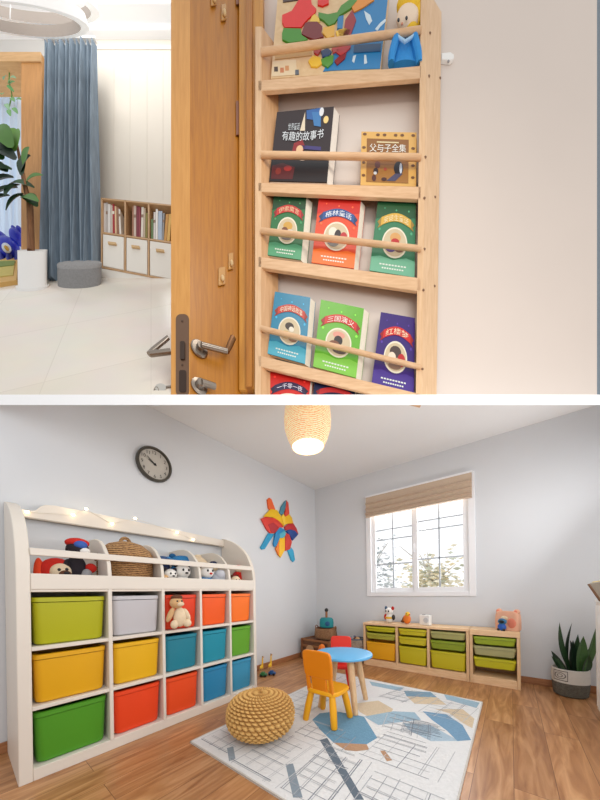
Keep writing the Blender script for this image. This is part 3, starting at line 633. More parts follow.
def ln(xa, ya, xb, yb, w_, c_, z=.0118):
    dx, dy = xb-xa, yb-ya; L_ = math.hypot(dx, dy); nx, ny = -dy/L_*w_/2, dx/L_*w_/2
    rpoly([(xa-nx, ya-ny), (xb-nx, yb-ny), (xb+nx, yb+ny), (xa+nx, ya+ny)], c_, z, True)
LC = [(150, 152, 158), (172, 174, 178), (128, 132, 140), (186, 186, 188)]
def sketch(x0, y0, W, D, nx, ny, sk):
    for i in range(nx + 1):
        x = x0 + W*i/nx + random.uniform(-.008, .008); ya = y0 + random.uniform(-.03, .02); yb = y0 + D + random.uniform(-.05, .03)
        for r_ in range(random.choice((1, 1, 2))): ln(x + r_*.012, ya, x + r_*.012 + sk*(yb-ya), yb, random.uniform(.0025, .0055), random.choice(LC))
    for j in range(ny + 1):
        y = y0 + D*j/ny + random.uniform(-.008, .008); xa = x0 + sk*(y-y0) + random.uniform(-.03, .02); xb = xa + W*random.uniform(.6, 1.05)
        for r_ in range(random.choice((1, 1, 2))): ln(xa, y + r_*.011, xb, y + r_*.011 + .03*(xb-xa), random.uniform(.0025, .0055), random.choice(LC), .0119)
sketch(-1.66, 1.0, .30, .62, 3, 8, 0); sketch(-1.30, .99, .36, .40, 4, 6, .05); sketch(-.92, .99, .30, .46, 4, 7, -.04); sketch(-.60, 1.0, .34, .40, 5, 6, 0)
sketch(-1.66, 1.68, .34, .5, 3, 7, 0); sketch(-.72, 1.50, .42, .34, 4, 6, .08); sketch(-1.66, 2.25, .4, .5, 4, 6, 0); sketch(-1.2, 1.46, .36, .2, 4, 3, 0); sketch(-.98, 2.42, .3, .34, 3, 7, .3); sketch(-.6, 2.3, .3, .4, 3, 6, .2); sketch(-.74, 1.9, .3, .24, 5, 3, -.2)
for k in range(12): ln(-.62 + random.uniform(-.04, .04), 1.93 + k*.018, -.42 + random.uniform(-.05, .05), 1.95 + k*.018, .005, (110, 120, 132), .0121)
for a, c in (((rx0, ry0), (rx1, ry0+.008)), ((rx0, ry1-.008), (rx1, ry1)), ((rx0, ry0), (rx0+.008, ry1)), ((rx1-.008, ry0), (rx1, ry1))):
    b.bb((a[0], a[1], .001), (c[0], c[1], .0125), M((196, 190, 182), .95, .1, 60))
tag(b.build('rug'), 'off white rug with grey sketch lines and blue beige shapes', 'rug')

# ---------------------------------------------------------------- corner things
CARD = wood((136, 88, 54), (164, 112, 72), .7, (4, 4, 30)); 
t = thing('wooden_crate', 'brown wooden toy crate in the corner left of red chair', 'crate', (-2.21, 3.37, 0), math.radians(-4))
b = MB(); cw, cd, ch = .50, .44, .31
for z in (.012, .10, .19, .278):
    for y in (-cd/2, cd/2-.012): b.bb((-cw/2, y, z), (cw/2, y+.012, z+.03), CARD)
    for x in (-cw/2, cw/2-.012): b.bb((x, -cd/2+.012, z), (x+.012, cd/2-.012, z+.03), CARD)
b.build('slats', t)
for x in (-cw/2-.008, cw/2-.017):
    for y in (-cd/2-.008, cd/2-.017): b = MB(); b.bb((x, y, 0), (x+.025, y+.025, ch), wood((116, 74, 46), (146, 98, 62), .7)); b.build('corner_post', t)
b = MB(); b.bb((-cw/2+.012, -cd/2+.012, .005), (cw/2-.012, cd/2-.012, .29), wood((92, 62, 44), (122, 84, 58), .8, (6, 6, 20))); b.build('inner_board', t)
b = MB(); b.lathe([(.07, .0), (.075, .01), (.055, .012)], M((188, 150, 112), .8), (-.08, -cd/2-.002, .15), 24, R=RX); b.build('round_badge', t)
l = (-2.17, 3.36, .311)
t = thing('toy_basket', 'brown wicker toy basket with two handles on wooden crate', 'basket', l, 0)
b = MB(); b.lathe([(.15, 0), (.17, .04), (.155, .15), (.147, .152), (.155, .04), (.13, .012)], weave((104, 70, 44), (176, 132, 92), 50, 60), seg=28); b.build('body', t)
for sx in (-1, 1):
    b = MB(); b.tube([(sx*(.15 + .02*math.sin(PI*k/8)), -.05 + .1*k/8, .13 + .05*math.sin(PI*k/8)) for k in range(9)], .007, CARD); b.build('handle', t)
t = thing('toy_ukulele', 'teal toy instrument with wooden neck on top of wicker basket', 'toy', (-2.14, 3.34, .463), math.radians(20))
b = MB(); b.lathe([(.07, 0), (.10, .015), (.105, .07), (.10, .125), (.08, .15), (.02, .155)], TEAL, sy=.7, seg=28); b.build('body', t)
b = MB(); b.tube([(0, 0, .15), (.002, 0, .25)], .017, CARD); b.build('neck', t)
b = MB(); b.ell((.002, 0, .262), (.028, .022, .03), BLACK); b.build('head', t)
b = MB(); b.ell((.03, -.073, .07), (.035, .012, .035), M((30, 84, 130), .6)); b.build('sound_hole', t)
l_ = on(322.5, 648, 'Y', 3.05); 
t = thing('toy_cone', 'small orange cone toy before the wooden crate', 'toy', (-2.02, 3.03, 0))
b = MB(); b.lathe([(.05, 0), (.06, .1), (.055, .2), (.035, .27), (.01, .29)], ORG, seg=20); b.build('body', t)
b = MB(); b.lathe([(.07, 0), (.07, .012)], RED, seg=20); b.build('base', t)
t = thing('wire_basket', 'dark patterned basket on floor between red chair and bench', 'basket', (-1.72, 3.43, 0))
b = MB(); b.lathe([(.09, 0), (.1, .02), (.115, .2), (.12, .33), (.112, .33), (.1, .2), (.08, .02)], weave((50, 44, 44), (190, 170, 150), 26, 30), seg=28); b.build('body', t)
b = MB(); b.lathe([(.118, .325), (.125, .335), (.118, .345), (.11, .335)], M((70, 90, 110), .7), seg=28, cap=(False, False)); b.build('rim', t)
b = MB()
for k in range(7): b.ell((random.uniform(-.05, .05), random.uniform(-.05, .05), .33), .035, random.choice((M((60, 80, 120), .7), BROWN, GREY, TAN)))
b.build('contents', t)
# toys on the floor by the wall
def giraffe(label, px, py, hp):
    p = on(px, py, 'Z', 0); s = .88*hp*depth(p)/F
    t = thing('toy_giraffe', label, 'toy', (p.x, p.y, 0), PI/2 + .4)
    b = MB(); b.ell((0, 0, .36*s), (.2*s, .1*s, .12*s), YEL); b.tube([(.13*s, 0, .4*s), (.18*s, 0, .65*s), (.2*s, 0, .9*s)], [.07*s, .05*s, .04*s], YEL, 8); b.ell((.25*s, 0, .93*s), (.11*s, .06*s, .06*s), TAN); b.build('body', t)
    for x in (-.12, .12):
        for y in (-.06, .06): b = MB(); b.tube([(x*s, y*s, 0), (x*s, y*s, .32*s)], .028*s, TAN, 8); b.build('leg', t)
    for y in (-.02, .02): b = MB(); b.tube([(.2*s, y*s, .95*s), (.19*s, y*s*1.5, 1.03*s)], .014*s, BROWN, 6); b.build('horn', t)
giraffe('small yellow toy giraffe beside right end of storage unit', 261.5, 673, 18); giraffe('small yellow toy giraffe standing beside blue toy car', 270, 671.5, 19)
def toy_car(label, px, py, col):
    p = on(px, py, 'Z', 0); k = depth(p)/F
    t = thing('toy_car', label, 'toy', (p.x, p.y, 0), .5); m = M(col, .4)
    b = MB(); b.loft([[(x, y, z) for x, y in rrect(7*k, 4*k, .01)] for z in (.012, .035)], m); b.loft([[(x-.004, y, z) for x, y in rrect(q*k, 3.4*k, .008)] for z, q in ((.035, 4.4), (.055, 3))], m); b.build('body', t)
    for sx in (-2.2, 2.2):
        for sy in (-2, 2): b = MB(); b.lathe([(.014, -.004), (.014, .004)], BLACK, (sx*k, sy*k, .014), 14, R=RX); b.build('wheel', t)
toy_car('green toy car on floor at right end of storage unit', 263.5, 676.5, (50, 120, 70)); toy_car('blue toy car on floor near the left baseboard', 272, 675, (40, 90, 150))

# ---------------------------------------------------------------- snake plant
t = thing('snake_plant', 'potted snake plant in grey and white basket beside right cabinet', 'plant', (.425, 3.515, 0))
kp = depth((.425, 3.5, 0))/F
b = MB(); b.lathe([(.10, 0), (.118, .015), (.126, .08), (.129, .13)], weave((72, 70, 62), (120, 116, 104), 60, 90), seg=36, cap=(True, False)); b.build('basket_base', t)
b = MB(); b.lathe([(.129, .13), (.131, .19), (.127, .252), (.121, .254), (.118, .2), (.115, .13)], M((206, 202, 194), .9, .08, 80, bump=.4), seg=36, cap=(False, False)); o = b.build('basket_band', t)
b = MB(); b.lathe([(.119, .22), (.01, .225)], M((50, 38, 30), .95, .3, 60), seg=30); b.build('soil', t)
# woven oval badge on the band, curved round it
b = MB(); a0 = math.radians(-128)
def band(a, z, r=.1335): return (r*math.cos(a), r*math.sin(a), z)
for z, h_ in ((.150, .006), (.235, .006)):
    for k in range(10): b.add([band(a0 - .42 + .084*k, z), band(a0 - .42 + .084*(k+1), z), band(a0 - .42 + .084*(k+1), z+h_), band(a0 - .42 + .084*k, z+h_)], [(0, 1, 2, 3)], M((96, 92, 88), .9))
for a in (a0-.42, a0+.40): b.add([band(a, .150), band(a+.03, .150), band(a+.03, .241), band(a, .241)], [(0, 1, 2, 3)], M((96, 92, 88), .9))
for k in range(24):
    q, q2 = 2*PI*k/24, 2*PI*(k+1)/24
    for r1, r2 in ((.28, .34), (.12, .17)):
        b.add([band(a0 + r1*math.cos(q), .196 + r1*.09*math.sin(q)), band(a0 + r1*math.cos(q2), .196 + r1*.09*math.sin(q2)), band(a0 + r2*math.cos(q2), .196 + r2*.09*math.sin(q2)), band(a0 + r2*math.cos(q), .196 + r2*.09*math.sin(q))], [(0, 1, 2, 3)], M((110, 106, 100), .9))
b.build('badge', t)
LEAF = M((36, 66, 34), .4, .5, 14, stretch=(1, 1, 7)); LEAF2 = M((60, 96, 46), .4, .4, 14, stretch=(1, 1, 7)); LEAFD = M((26, 44, 30), .4, .4, 14)
def blade(base, tip, wd, m, bow=.02):
    base, tip = Vector(base), Vector(tip); b = MB(); n = 9; L = []
    d = (tip - base); sd = RT.copy()
    sd = (RT - d.normalized()*RT.dot(d.normalized())).normalized()
    nn = d.normalized().cross(sd)
    vs = []
    for i in range(n + 1):
        s = i/n; wv = wd*(.45 + .75*math.sin(PI*min(1, s*.62 + .1)))*(1 - s**3.2); p = base.lerp(tip, s) + sd*(bow*math.sin(PI*s)) 
        vs += [tuple(p - sd*wv), tuple(p + nn*wv*.35), tuple(p + sd*wv)]
    fs = []
    for i in range(n): fs += [(3*i, 3*i+1, 3*i+4, 3*i+3), (3*i+1, 3*i+2, 3*i+5, 3*i+4)]
    b.add(vs, fs, m); b.build('leaf', t)
pb = Vector((.425, 3.515, 0))
def pl(px, py, dy=0):
    p = on(px, py, 'Y', 3.515 + dy); return p - pb
for (bx, tx_, ty_, wd, m, bw, dy) in ((571, 559.5, 622, .026, LEAF, -.03, 0), (568, 572, 622.5, .016, LEAFD, -.03, .03), (575, 578, 634, .036, LEAF, .0, .0), (581, 583.5, 636, .05, LEAF2, .0, -.05), (584, 597.5, 623.5, .036, LEAF2, .02, 0),
    (566, 551, 650.5, .028, LEAFD, .0, -.04), (564, 551.5, 656, .03, LEAF, .01, -.06), (578, 570, 640, .03, LEAFD, .01, .04), (586, 589, 655, .04, LEAF, .01, -.03), (573, 573, 640, .034, LEAFD, 0, -.03), (588, 591, 645, .03, LEAFD, 0, .04)):
    bs = pl(bx, 668, dy); bs.z = .22; bs.x = max(-.09, min(.09, bs.x)); blade(bs, pl(tx_, ty_, dy), wd, m, bw)

# ---------------------------------------------------------------- white cabinet at the right edge
t = thing('side_cabinet', 'white cabinet at right edge of room beside the snake plant', 'cabinet', (.531, 2.64, 0))
b = MB(); b.bb((0, -.5, .03), (.4, .5, .885), UNITW); b.build('body', t, bevel=.004)
b = MB(); b.bb((-.006, -.506, .885), (.41, .506, .905), WHITE); b.build('top', t, bevel=.003)
b = MB(); b.bb((.015, -.48, 0), (.39, .48, .03), M((190, 180, 168), .6)); b.build('plinth', t)
for y in (-.25, .25):
    b = MB(); b.bb((-.006, y-.235, .06), (0, y+.235, .86), WHITE); d = b.build('door', t, bevel=.003)
# tilted display book on the cabinet
q0 = on(588.5, 583.5, 'X', .50); q1 = on(601, 600, 'X', .56); 
t = thing('display_book', 'tilted yellow and brown picture book on the white cabinet', 'book', (.60, 3.0, .906))
pA = on(588.5, 584, 'Y', 2.98) - Vector((.60, 3.0, .906)); pB = on(600.5, 601, 'Y', 2.98) - Vector((.60, 3.0, .906))
ex = Vector((.24, -.1, .05))
b = MB(); A = [pA, pB, pB + ex, pA + ex]; n_ = Vector((.02, .02, .012))
b.prism([tuple(p) for p in A], [tuple(p + n_) for p in A], M((150, 140, 126), .6)); b.build('page_block', t)
b = MB(); A2 = [p + n_ for p in A]; b.prism([tuple(p) for p in A2], [tuple(p + n_*.4) for p in A2], M((232, 196, 60), .5)); b.build('cover', t)
b = MB(); b.tube([tuple(pA), tuple(pB)], .008, M((112, 76, 48), .6), 8); b.build('spine', t)
b = MB(); b.prism([tuple(pB + ex*s + Vector((0, dy, 0))) for s, dy in ((.05, 0), (.6, 0), (.6, .05), (.05, .05))], [(pB.x + ex.x*s, pB.y + ex.y*s + dy, 0) for s, dy in ((.05, 0), (.6, 0), (.6, .05), (.05, .05))], DARK); b.build('stand', t)
#UPPER
# =================================================================== UPPER STOREY
# Everything above the white slab edge stands plumb on a raked floor; coordinates are upper storey axes (x right, y away, z up).
class Org:
    pass
def uo(px, py, w):
    """origin of a thing in the upper storey, and a function giving points relative to it"""
    o = U(px, py, w)
    return UW(o), (lambda x, y, ww: tuple(U(x, y, ww) - o))
def uthing(name, label, cat, px, py, w, group=None):
    loc, L = uo(px, py, w)
    return thing(name, label, cat, loc, UB, group), L
W1 = M((222, 207, 195), .85, .03, 2); CREAMW = M((228, 219, 204), .8, .02, 2); GREYW = M((210, 206, 200), .85, .02, 2)
WPAN, WSH, WDR = 1.90, 1.80, 1.66       # plaster wall, shelf front, door edge
kf = lambda row: (Y0 - row)/F
def zrow(row, w): return kf(row)*w       # height of a picture row at distance w

# raked floors: steep in the living room, gentle under the shelf
SL = 1.771; z0 = zrow(394.6, slabw0)
def zramp(w): return z0 + SL*(w - slabw0)
def wramp(row): return (SL*slabw0 - z0)/(SL - kf(row))
WB = 3.0
b = MB(); xa, xb_ = -4.2, -.80
TILE = tile_mat()
A = [(xa, slabw0 + .004, z0 + .006), (xb_, slabw0 + .004, z0 + .006), (xb_, WB + .05, zramp(WB + .05)), (xa, WB + .05, zramp(WB + .05))]
b.prism(A, [(p[0], p[1], p[2] - .05) for p in A], TILE)
o = b.build('floor', loc=CAMP, rot=UB); struct(o)
uv = o.data.uv_layers.new(name='UVMap')
for lp_ in o.data.loops:
    v = o.data.vertices[lp_.vertex_index].co; uv.data[lp_.index].uv = (v.x*.9 + v.y*.5, v.y*1.1 - v.x*.35)
# plaster wall behind the bookshelf
b = MB(); x0, x1 = U(243, 0, WPAN).x, U(597, 0, WPAN).x; zt_ = zrow(-260, WPAN); zb = zrow(404, WPAN + .08)
b.bb((x0, WPAN, zb), (x1, WPAN + .08, zt_), W1); struct(b.build('wall_right', loc=CAMP, rot=UB))
b = MB(); x2 = U(860, 0, WPAN + .3).x
b.bb((x1 - .02, WPAN + .1, zrow(403, WPAN + .16)), (x2, WPAN + .16, zt_), M((128, 138, 146), .8)); struct(b.build('trim_2', loc=CAMP, rot=UB))
b = MB(); b.bb((x1 - .003, WPAN + .04, zrow(330, WPAN)), (x1 + .04, WPAN + .07, zrow(298, WPAN)), M((70, 74, 80), .6)); b.bb((x1 - .003, WPAN + .03, zrow(318, WPAN)), (x1 + .02, WPAN + .075, zrow(310, WPAN)), STEEL)
o = b.build('latch_plate', loc=CAMP, rot=UB); tag(o, 'dark metal latch on grey door edge at right of plaster wall', 'latch')
# door jamb between the leaf and the bookshelf
b = MB(); 
for xA, xB, w0, m in ((239, 247, WPAN - .06, JAMB), (246, 252, WPAN - .09, wood((164, 100, 24), (184, 118, 34), .4, (30, 30, 2))), (251, 263, WPAN - .07, JAMB)):
    b.bb((U(xA, 0, w0).x, w0, zb), (U(xB, 0, w0).x, WPAN + .02, zt_), m)
struct(b.build('trim_3', loc=CAMP, rot=UB, bevel=.003))
# living room shell
b = MB(); xw0, xw1 = U(96, 0, WB).x, U(184, 0, WB).x
b.bb((xw0, WB, zramp(WB) - .1), (xw1, WB + .1, zrow(20, WB)), CREAMW)
for px in (114, 130, 147, 163): b.bb((U(px, 0, WB).x - .003, WB - .002, zrow(200, WB)), (U(px, 0, WB).x + .003, WB, zrow(52, WB)), M((222, 213, 198), .8))
b.bb((xw0, WB - .006, zrow(50, WB)), (xw1, WB, zrow(46, WB)), M((236, 230, 218), .7))
struct(b.build('wall_rear', loc=CAMP, rot=UB))
b = MB(); b.bb((U(-30, 0, WB).x, WB, zrow(56, WB)), (U(97, 0, WB).x, WB + .1, zrow(20, WB)), GREYW)
b.bb((U(36, 0, WB).x, WB + .02, zramp(WB) - .1), (U(97, 0, WB).x, WB + .1, zrow(50, WB)), GREYW); struct(b.build('wall_front', loc=CAMP, rot=UB))
# ceiling with stepped cove
zc = zrow(38, WB); UCEIL = M((246, 246, 246), .8, 0, 2)
b = MB(); b.bb((-4.2, 1.2, zc + .16), (-.6, WB + .1, zc + .24), M((238, 241, 246), .8, 0, 2)); struct(b.build('ceiling', loc=CAMP, rot=UB))
b = MB()
pr = [(WB + .02, zc - .02), (WB - .05, zc - .01), (WB - .07, zc + .03), (WB - .16, zc + .04), (WB - .17, zc + .07), (WB + .02, zc + .16)]
b.prism([(-4.2, y, z) for y, z in pr], [(-.7, y, z) for y, z in pr], UCEIL); struct(b.build('trim_4', loc=CAMP, rot=UB, bevel=.006))
# balcony opening: wooden reveal and beam, glazed window behind
b = MB(); wj = WB - .12
b.bb((U(21, 0, wj).x, wj, zramp(wj) - .1), (U(41.5, 0, wj).x, WB + .08, zrow(53, wj)), BALC); b.bb((U(-30, 0, wj).x, wj - .01, zrow(63, wj)), (U(41.5, 0, wj).x, WB + .08, zrow(53.5, wj)), wood((204, 158, 104), (222, 178, 124), .5, (4, 30, 30)))
struct(b.build('trim_5', loc=CAMP, rot=UB, bevel=.003))
wn = bpy.data.objects.new('window_2', None); COL.objects.link(wn); wn.location = UW(U(5, 280, WB + .3)); wn.rotation_euler = UB.to_euler(); struct(wn)
loc5, L5 = uo(5, 280, WB + .3)
b = MB(); a0, a1 = L5(-40, 300, WB+.3), L5(40, 40, WB+.3); b.bb((a0[0], 0, a0[2]), (a1[0], .01, a1[2]), GL); b.build('pane', wn)
b = MB()
for px in (-38, 8, 38): q = L5(px, 0, WB+.3)[0]; b.bb((q-.02, -.02, a0[2]), (q+.02, .03, a1[2]), WHITEP)
b.bb((a0[0], -.02, a1[2]-.06), (a1[0], .03, a1[2]), WHITEP); b.build('frame', wn)
# sheer curtain on the balcony
def drape(name, label, cat, xl, xr, top, bot, w, folds, amp, m, flare=0, up=None):
    t, L = uthing(name, label, cat, (xl+xr)/2, bot, w); b = MB(); n = folds*14; rows = 14; vs = []
    rnd = random.Random(3); ph = [rnd.uniform(-.5, .5) for _ in range(folds+2)]; am = [rnd.uniform(.6, 1.2) for _ in range(folds+2)]
    for r in range(rows + 1):
        s = r/rows; z = zrow(top + (bot-top)*s, w)
        for k in range(n + 1):
            q = k/n*folds; i = int(q); f = q - i
            g = am[i]*(1-f) + am[min(i+1, folds)]*f
            y = amp*g*math.cos(2*PI*q + ph[i]*(1-f) + ph[i+1]*f)*(.55 + .45*s) + .012*math.sin(3*q + 4*s)
            xx = xl + (xr-xl)*(k/n) + (1.2*math.sin(2*PI*q*.5 + 3*s) + flare*(k/n-.5))*s
            p = U(xx, 0, w); vs.append((p.x, w + y, z))
    o_ = U((xl+xr)/2, bot, w); vs = [tuple(Vector(v) - o_) for v in vs]
    fs = [(r*(n+1)+k, r*(n+1)+k+1, (r+1)*(n+1)+k+1, (r+1)*(n+1)+k) for r in range(rows) for k in range(n)]
    b.add(vs, fs, m); b.build('drape', t, ang=120)
    b = MB(); z = zrow(top, w) - o_.z; xh = U(xr, 0, w).x - o_.x; b.bb((-xh, -.015, z + .02), (xh, .015, z + .04), WHITE); b.build('curtain_track', t)
    return t
drape('sheer_curtain', 'pale blue sheer curtain hanging behind the leafy tree plant', 'curtain', -25, 21, 62, 262, WB + .16, 12, .018, M((206, 222, 240), .9, .06, 6, emit=.12))  # faint emission stands in for daylight through the sheer cloth
drape('curtain', 'heavy grey blue curtain hanging from ceiling beside cream wall', 'curtain', 43.5, 96, 42.5, 282, 2.80, 10, .055, M((124, 139, 152), .8, .45, 22, bump=.25, stretch=(2.4, 2.4, .25)))  # strong colour streaks paint extra light and shade into the folds
# white ring lamps
t, L = uthing('ring_lamp', 'large white double ring pendant lamp under living room ceiling', 'lamp', 38, 20, 2.35)
def ring(nm, cx, cy, rx, tilt, w, rr, hh):
    c = Vector(L(cx, cy, w)); k = w/F; b = MB(); R = Matrix.Rotation(math.radians(tilt), 3, 'X'); n = 72
    out, ins = rx*k, (rx - rr)*k
    P = [[tuple(c + R @ Vector((r*math.cos(2*PI*j/n), r*math.sin(2*PI*j/n), z))) for j in range(n)] for r, z in ((out, 0), (out, hh), (ins, hh), (ins, 0))]
    b.loft([P[0], P[1]], LW, (False, False)); b.loft([P[1], P[2]], LW, (False, False)); b.loft([P[2], P[3]], LW_SHADE, (False, False)); b.loft([P[3], P[0]], LW, (False, False)); b.build(nm, t)
LW = M((246, 246, 244), .5, 0, 3, emit=.3); LW_SHADE = M((190, 178, 168), .6, 0, 3)  # inner ring wall coloured grey to paint its shadow
ring('ring', 24, 22, 60, 57, 2.30, 8, .05); ring('ring', 28, 6, 66, 57, 2.38, 8, .05)
for px, py in ((10, 20), (66, 14)):
    b = MB(); b.tube([L(px, py, 2.34), L(px + 2, -40, 2.40)], .004, WHITE, 6); b.build('cable', t)
# trailing plant by the window
t, L = uthing('trailing_plant', 'small trailing green plant hanging by the balcony window', 'plant', 10, 64, WB - .06)
b = MB(); b.tube([L(10, 62, WB - .06), L(9, 80, WB - .07), L(12, 95, WB - .07), L(8, 112, WB - .07)], .005, GRN, 6); b.build('stem', t)
def leaf_fan(b, c, d, nrm, ln, wd, m):
    c, d, nrm = Vector(c), Vector(d).normalized(), Vector(nrm).normalized(); sd = d.cross(nrm).normalized(); n = 6; vs = []
    for i in range(n + 1):
        s = i/n; wv = wd*math.sin(PI*min(.98, s*.86 + .09))**.8; p = c + d*ln*s - nrm*(ln*.22*s*s)
        vs += [tuple(p - sd*wv + nrm*wv*.25), tuple(p), tuple(p + sd*wv + nrm*wv*.25)]
    fs = []
    for i in range(n): fs += [(3*i, 3*i+1, 3*i+4, 3*i+3), (3*i+1, 3*i+2, 3*i+5, 3*i+4)]
    b.add(vs, fs, m)
rl = random.Random(5); b = MB(); LGm = [M((120, 170, 110), .6, .2, 9), M((90, 150, 84), .6, .2, 9), M((150, 190, 150), .6, .2, 9)]
for px, py in ((4, 80), (10, 78), (15, 82), (8, 86), (14, 92), (3, 94), (11, 98), (16, 100), (6, 104), (9, 110), (13, 108)):
    leaf_fan(b, L(px, py, WB - .08), (rl.uniform(-1, 1), -.2, rl.uniform(-1, .3)), (0, -1, .3), .07, .026, rl.choice(LGm))
b.build('foliage', t)
# fiddle leaf tree in white pot
wp = wramp(287.5)
t, L = uthing('potted_tree', 'tall broad leaved potted tree in white cylinder pot beside curtain', 'plant', 32.5, 288, wp)
k = wp/F; c0 = Vector((0, 0, 0))
b = MB(); b.lathe([(13.2*k, -.05), (13.8*k, .02), (14.2*k, .38), (14.3*k, 37*k), (13.2*k, 37*k), (13*k, 33*k), (.01, 33*k)], M((236, 232, 226), .4, .02, 4), sy=.35, seg=40); b.rake(1.45); b.build('pot', t)
b = MB(); b.lathe([(15*k, -.06), (15.6*k, .0), (15.8*k, .025), (14*k, .026)], M((230, 226, 220), .4, .02, 4), sy=.4, seg=40); b.rake(1.6); b.build('saucer', t)
b = MB(); b.lathe([(13*k, 35.6*k), (.01, 36.4*k)], M((120, 84, 52), .95, .3, 40), sy=.35, seg=30); b.rake(1.45); b.build('soil', t)
b = MB(); TR = wood((112, 72, 44), (150, 104, 66), .8)
b.tube([L(31, 252, wp), L(30.5, 225, wp), L(30, 205, wp - .02), L(25, 186, wp - .03), L(20, 160, wp - .02), L(16, 140, wp)], [.03, .027, .026, .02, .015, .01], TR, 10)
b.tube([L(30, 206, wp - .02), L(27, 192, wp - .06), L(24, 175, wp - .08)], [.02, .014, .01], TR, 8); b.build('trunk', t)
LF = [M((44, 84, 36), .45, .3, 8), M((30, 58, 32), .45, .3, 8), M((78, 124, 44), .45, .25, 8), M((96, 146, 40), .5, .2, 8), M((24, 42, 28), .45, .2, 8)]
for px, py, dx, dz, ln, wd, mi in ((6, 150, -.9, .1, .24, .09, 1), (14, 152, .15, 1, .24, .085, 3), (12, 148, -.5, .8, .25, .09, 2), (4, 138, -.8, .5, .2, .08, 1), (12, 170, -1, -.1, .26, .07, 0), (14, 178, -.9, -.35, .24, .08, 4),
    (8, 172, -1, .3, .2, .07, 1), (20, 172, .5, .5, .2, .06, 1), (24, 166, .3, .9, .2, .035, 2), (26, 182, .9, .3, .2, .04, 2), (20, 185, -.4, -.5, .2, .06, 1), (10, 184, .9, -.15, .28, .05, 0), (18, 188, -1, -.4, .3, .07, 0), (24, 194, -.8, -.7, .24, .055, 1),
    (25, 195, .6, -.55, .2, .07, 0), (22, 198, .9, -.2, .19, .06, 2), (3, 190, -.9, -.4, .2, .06, 0), (16, 160, -.7, .4, .24, .08, 4), (10, 196, -.8, -.4, .2, .06, 1), (22, 176, .2, .7, .16, .05, 1), (3, 160, -.4, .9, .2, .07, 0)):
    leaf_q = MB(); leaf_fan(leaf_q, L(px, py, wp - .05 - .02*(mi % 3)), (dx, -.25, dz), (.2*dx, -1, .35), ln, wd, LF[mi]); leaf_q.build('leaf', t)
# blue toy and striped mat on the balcony
wm = wramp(283)
t, L = uthing('floor_mat', 'yellow and green bordered mat on the balcony floor', 'mat', 0, 284, wm)
b = MB()
def rampquad(pts, m, lift):
    P = [U(x, y, wramp(y)) for x, y in pts]; o_ = U(0, 284, wm); up = Vector((0, -SL, 1)).normalized()*lift
    b.prism([tuple(p - o_ + up*.0) for p in P], [tuple(p - o_ + up) for p in P], m)
rampquad([(-30, 292), (19, 284.5), (21, 262), (-30, 262)], M((206, 164, 96), .8, .1, 20), .03); b.build('border', t)
b = MB(); rampquad([(-30, 286), (16, 280), (18, 265), (-30, 265)], M((196, 178, 100), .9, .1, 20), .036); b.build('field', t)
b = MB(); rampquad([(-30, 276), (17, 270.5), (18, 266), (-30, 268)], M((120, 136, 70), .9, .1, 20), .04); b.build('stripe', t)
wt_ = wramp(263)
t, L = uthing('rocking_toy', 'bright blue animal ride toy standing on the balcony mat', 'toy', 8, 263, wt_)
TB = M((22, 40, 176), .35, .12, 10); k = wt_/F
b = MB(); b.ell(L(8, 248, wt_), (11*k, .08, 9*k), TB); b.ell(L(17, 238, wt_), (5.5*k, .07, 7*k), TB); b.ell(L(2, 240, wt_), (6*k, .07, 6*k), TB); b.build('body', t)
b = MB(); b.ell(L(20, 231, wt_), (2.4*k, .04, 3.5*k), TB); b.ell(L(15, 230.5, wt_), (2*k, .04, 3*k), TB); b.build('ears', t)
b = MB(); b.ell(L(6.5, 248, wt_ - .08), (4*k, .03, 4*k), M((200, 206, 214), .5)); b.build('badge', t)
b = MB(); b.ell(L(6.5, 248, wt_ - .105), (1.8*k, .02, 1.8*k), M((190, 150, 60), .5)); b.build('badge_center', t)
for px in (2, 10, 18):
    b = MB(); b.tube([L(px, 254, wt_), L(px, 265, wt_ - .02)], [3*k, 2.4*k], M((18, 30, 130), .4), 10); b.build('leg', t)
# grey ottoman
wo = wramp(284.5)
t, L = uthing('ottoman', 'round grey fabric ottoman in front of the blue curtain', 'ottoman', 79.5, 284, wo)
k = wo/F; G1 = M((134, 132, 130), .95, .22, 70, bump=.3); G2 = M((150, 148, 146), .95, .2, 70, bump=.3)
RTL = Matrix.Rotation(math.radians(0), 3, 'X')
b = MB(); b.lathe([(20.5*k, -.06), (21.2*k, .01), (21.6*k, 10*k), (21.4*k, 20*k)], G1, sy=.3, seg=40); b.rake(1.6); b.build('body', t)
b = MB()
b.lathe([(21.6*k, 17*k), (21.9*k, 18*k), (21.8*k, 20.5*k), (20.5*k, 21.6*k), (12*k, 22.2*k), (.01, 22.3*k)], G2, sy=.3, seg=40); b.rake(1.6); b.build('lid', t)
# low built-in bookcase in the living room
WC = 2.84
t, L = uthing('low_bookcase', 'low oak bookcase with three open cells over three white drawers', 'bookcase', 135, 275, WC)
OAK = wood((184, 142, 98), (206, 166, 120), .5, (4, 30, 30)); OAKV = wood((184, 142, 98), (206, 166, 120), .5, (30, 30, 4)); DOAK = wood((110, 74, 48), (136, 96, 64), .6, (6, 6, 6))
colx = [101.5, 125, 148.5, 174]
def yl(x, left, right): return left + (right-left)*(x - 101.5)/(172 - 101.5)
rows_ = {'top': (197.5, 204.5), 'mid': (231.5, 241.5), 'bot': (266, 279.5)}
def board(xa, xb, ya, yb, th, m, nm, w0=WC, w1=WB - .01):
    b = MB(); P = []
    A = [L(xa, ya, w0), L(xb, yb, w0), L(xb, yb + th, w0), L(xa, ya + th, w0)]
    b.loft([A, [(p[0], p[1] + (w1-w0), p[2]) for p in A]], m); return b.build(nm, t, bevel=.002)
